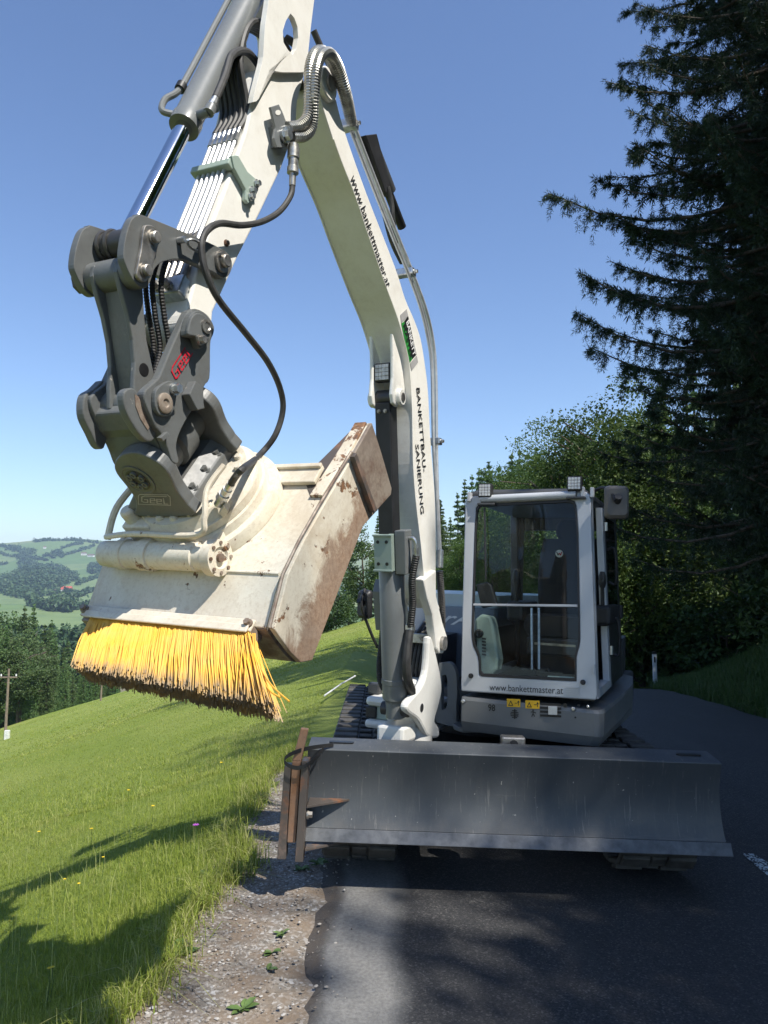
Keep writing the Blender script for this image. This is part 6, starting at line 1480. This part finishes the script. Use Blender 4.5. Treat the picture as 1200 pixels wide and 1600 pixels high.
h = (.035+.03*np.clip(pat+.3, 0, 1)+.045*tall)*gr.uniform(.55, 1.35, len(x)); parts.append(blades(x, y, h, gr.uniform(.0028, .0055, len(x)), gr, .55, np.clip(.42+.5*pat+gr.normal(0, .2, len(x)), 0, 1)))
y = gr.uniform(2.2, 8.2, 9000); x = edge_x(y)+gr.normal(.0, .07, 9000); parts.append(blades(x, y, gr.uniform(.05, .17, 9000), gr.uniform(.003, .007, 9000), gr, .8, np.where(gr.uniform(0, 1, 9000) < .3, .98, gr.uniform(.1, .6, 9000))))
x, y = scatter(46000, 8.3, 24, X0, 1.4); pat = vnoise(x, y, 1.4, 14); parts.append(blades(x, y, (.042+.02*pat)*gr.uniform(.6, 1.4, len(x)), gr.uniform(.006, .012, len(x)), gr, .5, np.clip(.5+.5*pat+gr.normal(0, .2, len(x)), 0, 1)))
x, y = scatter(30000, 23, 66, -.9, 1.3); x = x+(y > 23)*gr.uniform(0, 4, len(y)); pat = vnoise(x, y, 4, 15); parts.append(blades(x, y, (.05+.02*pat)*gr.uniform(.6, 1.4, len(x)), gr.uniform(.02, .045, len(x)), gr, .5, np.clip(.55+.6*pat+gr.normal(0, .15, len(x)), 0, 1)))
# right bank grass, taller blades with the bank's shade put into their colour
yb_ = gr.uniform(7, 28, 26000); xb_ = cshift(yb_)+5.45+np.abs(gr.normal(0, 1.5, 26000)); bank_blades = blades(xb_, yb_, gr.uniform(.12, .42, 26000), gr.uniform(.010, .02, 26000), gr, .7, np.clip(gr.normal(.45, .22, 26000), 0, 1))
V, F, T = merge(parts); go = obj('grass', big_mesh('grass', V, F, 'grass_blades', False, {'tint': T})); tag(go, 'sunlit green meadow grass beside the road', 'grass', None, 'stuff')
bo2 = obj('bank_grass', big_mesh('bank_grass', bank_blades[0], bank_blades[1], 'shaded_bank_grass', False, {'tint': bank_blades[2]})); tag(bo2, 'coarse grass on the bank under the spruces, coloured darker for its shade', 'grass', None, 'stuff')
# seed stalks
n = 600; x, y = scatter(n, 2.6, 9, X0-.1); k = len(x); V, F, T = blades(x, y, gr.uniform(.12, .26, k), np.full(k, .0022)+y*.0002, gr, .25, np.full(k, .95))
go = obj('seed_stalks', big_mesh('seed_stalks', V, F, 'grass_blades', False, {'tint': T})); tag(go, 'thin pale seed stalks standing in the meadow grass', 'grass', None, 'stuff')
# ---- gravel on the shoulder
def pebbles(n, xf, y0, y1, s0, s1, zf):
    ico = np.array([(0, 0, 1), (.9, 0, .25), (.28, .85, .25), (-.72, .53, .25), (-.72, -.53, .25), (.28, -.85, .25), (.5, .4, -.5), (-.5, .4, -.5), (0, -.6, -.5)]); tri = np.array([(0, 1, 2), (0, 2, 3), (0, 3, 4), (0, 4, 5), (0, 5, 1), (1, 6, 2), (2, 7, 3), (2, 6, 7), (4, 8, 5), (5, 8, 1), (1, 8, 6), (3, 7, 4), (4, 7, 8)])
    y = y0+(y1-y0)*gr.uniform(0, 1, n)**1.5; x = xf(y, n); s = s0+(s1-s0)*gr.uniform(0, 1, n)**3
    a = gr.uniform(0, 6.28, n); ca, sa = np.cos(a), np.sin(a); B = ico[None]*s[:, None, None]*np.stack([gr.uniform(.7, 1.3, n), gr.uniform(.7, 1.3, n), gr.uniform(.4, .8, n)], 1)[:, None, :]
    Xr = B[:, :, 0]*ca[:, None]-B[:, :, 1]*sa[:, None]; Yr = B[:, :, 0]*sa[:, None]+B[:, :, 1]*ca[:, None]
    V = np.stack([Xr+x[:, None], Yr+y[:, None], B[:, :, 2]+(zf(x, y)+s*.15)[:, None]], 2).reshape(-1, 3); F = (tri[None]+(np.arange(n)*9)[:, None, None]).reshape(-1, 3)
    return V, F, np.repeat(gr.uniform(0, 1, n), 9)
t = NT('pebble'); a = t.new('ShaderNodeAttribute', attribute_name='tint').outputs['Fac']
t.set('Base Color', t.ramp(a, [(0, (.10, .085, .07)), (.35, (.24, .21, .18)), (.75, (.32, .295, .26)), (1, (.44, .42, .39))])); t.set('Roughness', .85); MATS['pebble'] = t.m
shz = lambda x, y: groundz(np.minimum(x, cshift(y)-.25), y)+.006+.022*vnoise(x, y, .22, 4)+.012*vnoise(x, y, .07, 6)
V, F, T = pebbles(9000, lambda y, n: edge_x(y)+.02+np.abs(gr.normal(0, .26, n))*(gr.uniform(0, 1, n) > .12)+gr.uniform(0, .55, n)*.3, 2.3, 7.8, .0025, .012, shz)
g_ = obj('gravel', big_mesh('gravel', V, F, 'pebble', False, {'tint': T})); tag(g_, 'loose grey and tan gravel on the road shoulder', 'gravel', None, 'stuff')
# ---- weeds and leaves on the shoulder
def weed(px, py, s, label, n=9, seed=0):
    r = ray(px, py); y = 2.0
    while y < 9:
        p = EYE+r*(y/r.y)
        if p.z <= float(groundz(p.x, y)): break
        y += .01
    z = float(shz(p.x, y)); e = empty('weed', (p.x, y, z), label, 'weed', 'weeds on the shoulder'); q = random.Random(seed)
    for i in range(n):
        a = q.uniform(0, 6.28); L = s*q.uniform(.5, 1); w = L*.55; m = MB(); d = Vector((math.cos(a), math.sin(a), 0)); sd = Vector((-d.y, d.x, 0)); up = q.uniform(.2, .9)
        pts = [(0, .1), (.35, .9), (.7, .8), (1, .05)]; top = [d*L*u+Vector((0, 0, 1))*(L*up*(u-.6*u*u)) for u, _ in pts]
        V = []
        for pnt, (u, ww) in zip(top, pts): V += [pnt-sd*w*ww*.5+Vector((0, 0, .004)), pnt, pnt+sd*w*ww*.5+Vector((0, 0, .004))]
        F = []
        for k in range(3): F += [(k*3, k*3+1, k*3+4, k*3+3), (k*3+1, k*3+2, k*3+5, k*3+4)]
        m.add(V, F, True); m.build('leaf', 'weed_leaf', e, root=(0, 0, 0))
simple('weed_leaf', (.085, .14, .035), .6, var=.4, scale=25); simple('dry_leaf', (.20, .15, .09), .8, var=.3, scale=20)
weed(380, 1578, .07, 'small leafy weed on the gravel at the bottom of the picture', 8, 1)
weed(470, 1362, .06, 'low weed tuft on the gravel just below the blade corner', 12, 2); weed(498, 1352, .07, 'low weed tuft beside the shadow under the blade', 10, 3)
weed(418, 1520, .06, 'small grey-green weed on the bare soil by the asphalt edge', 6, 4); weed(425, 1490, .055, 'small wilted weed on the soil above the bottom weed', 6, 5); weed(440, 1460, .05, 'spreading grassy weed on the soil beside the asphalt', 10, 6); weed(270, 1500, .13, 'leafy weed at the edge between grass and gravel', 9, 7); weed(330, 1370, .10, 'leafy weed in the grass fringe beside the gravel', 8, 8)
# ---- meadow flowers
simple('petal_yellow', (.75, .55, .02), .6, var=.1); simple('petal_purple', (.35, .08, .38), .6, var=.15); simple('stem_green', (.06, .12, .02), .6)
def flower(px, py, h, mat, label, grp, r=.012):
    rr = ray(px, py); y = 2.2
    while y < 30:
        p = EYE+rr*(y/rr.y)
        if p.z <= float(groundz(p.x, y))+h: break
        y += .02
    z = float(groundz(p.x, y)); e = empty('meadow_flower', (p.x, y, z), label, 'flower', grp); ROOT[0] = (p.x, y, z)
    MB().tube([Vector((p.x, y, z)), Vector((p.x+.01, y, z+h*.6)), Vector((p.x+.005, y, z+h))], .0018, 5).build('stem', 'stem_green', e)
    m = MB(); c = Vector((p.x+.005, y, z+h))
    for i in range(9):
        a = i*.7; d = Vector((math.cos(a), math.sin(a), .35)).normalized(); s = Vector((-d.y, d.x, 0)).normalized(); m.add([c, c+d*r*.7-s*r*.35, c+d*r*1.2, c+d*r*.7+s*r*.35], [(0, 1, 2, 3)])
    m.lathe(c, Vector((0, 0, 1)), [(0, r*.3), (r*.3, r*.35), (r*.5, r*.15)], 8); m.build('petals', mat, e); ROOT[0] = (0, 0, 0)
flower(305, 1291, .22, 'petal_purple', 'purple flower in the grass left of the blade', None, .022)
for i, (px, py) in enumerate(((122, 1382), (100, 1375), (14, 1440), (20, 1432), (80, 1512), (345, 1192), (238, 1260), (60, 1300), (142, 1296), (75, 1515), (30, 1445), (200, 1235), (160, 1340))): flower(px, py, .16, 'petal_yellow', 'small yellow flower in the meadow grass', 'yellow meadow flowers', .010 if py > 1300 else .016)
# ---- poles, marker post, white stake
simple('pole_wood', (.20, .16, .12), .85, var=.3, scale=6); simple('insulator', (.65, .66, .64), .3)
def pole(px, d, top, base_y, label, arm):
    p = at(px, base_y, d); z = float(groundz(p.x, d)); zt = at(px, top, d).z; loc = (p.x, d, z); ROOT[0] = loc; e = empty('line_pole', loc, label, 'pole')
    MB().tube([Vector((p.x, d, z-.3)), Vector((p.x+.05, d, zt))], (lambda t: .085-.03*t), 10).build('post', 'pole_wood', e)
    if arm:
        h = zt-.45; MB().box(Frame((p.x+.05, d, h), (1, 0, 0), (0, 1, 0), (0, 0, 1)), -.45, .45, -.05, .05, -.035, .035).build('crossarm', 'pole_wood', e, .008)
        for x in (-.4, .4): MB().lathe(Vector((p.x+.05+x, d, h+.036)), (0, 0, 1), [(0, .02), (.04, .045), (.08, .03), (.11, .045), (.14, .02)], 12).build('insulator', 'insulator', e)
        MB().box(Frame((p.x+.15, d-.1, z+.2), (1, 0, 0), (0, 1, 0), (0, 0, 1)), -.12, .12, -.1, .1, -.3, .3).build('base_post', 'insulator', e, .02)
    ROOT[0] = (0, 0, 0)
pole(8, 40, 1045, 1150, 'wooden line pole with crossarm and insulators in the meadow', True)
pole(157, 58, 1062, 1105, 'thin bare wooden pole far off at the meadow edge', False)
p = at(1023, 1065, 24); z = float(groundz(p.x, 24)); ROOT[0] = (p.x, 24, z); simple('post_white', (.72, .73, .72), .45, var=.08)
e = empty('marker_post', ROOT[0], 'white roadside marker post with black cap and dark reflector', 'post'); f = Frame(ROOT[0], (1, 0, 0), (0, 1, 0), (0, 0, 1)); H_ = at(1023, 1018, 24).z-z
def tri_(z_, k=1): return [f.w(x*k, y*k, z_) for x, y in ((-.075, -.05), (-.05, -.062), (.05, -.062), (.075, -.05), (.03, .06), (-.03, .06))]
MB().loft([tri_(-.1), tri_(H_-.08)], True).build('post', 'post_white', e, .01)
MB().loft([tri_(H_-.08, 1.02), tri_(H_, .9)], True).build('cap', 'decal_black', e, .01)
MB().box(f, -.025, .025, -.068, -.0625, H_-.34, H_-.16).build('reflector', 'decal_black', e, .004); ROOT[0] = (0, 0, 0)
def meadow_hit(px, py):
    rr = ray(px, py); y = 3.0
    while y < 60:
        p = EYE+rr*(y/rr.y)
        if p.z <= float(groundz(p.x, y)): return Vector((p.x, y, float(groundz(p.x, y))))
        y += .02
a, b = meadow_hit(507, 1099), meadow_hit(554, 1071); ROOT[0] = tuple(a)
o = MB().tube([a+Vector((0, 0, .12)), (a+b)/2+Vector((0, 0, .16)), b+Vector((0, 0, .17))], .014, 8).lathe(b+Vector((0, 0, .17)), b-a, [(0, .014), (.03, .02), (.06, .004)], 8).build('white_stake', 'decal_white'); tag(o, 'thin white stake lying in the meadow grass behind the bucket', 'stake'); ROOT[0] = (0, 0, 0)
# ================================================================== haze: one closed box of air round everything
t = NT('haze_air'); t.n.remove(t.b); vol = t.new('ShaderNodeVolumePrincipled'); vol.inputs['Density'].default_value = .00016; vol.inputs['Color'].default_value = (.58, .75, 1.0, 1); vol.inputs['Anisotropy'].default_value = .1
t.l.new(vol.outputs[0], t.out.inputs['Volume']); MATS['haze_air'] = t.m
hz = MB().box(Frame((0, 0, 0), (1, 0, 0), (0, 1, 0), (0, 0, 1)), -3000, 2300, -150, 4600, -72, 240).build('haze', 'haze_air'); tag(hz, 'pale summer haze over the valley', 'haze', None, 'stuff')
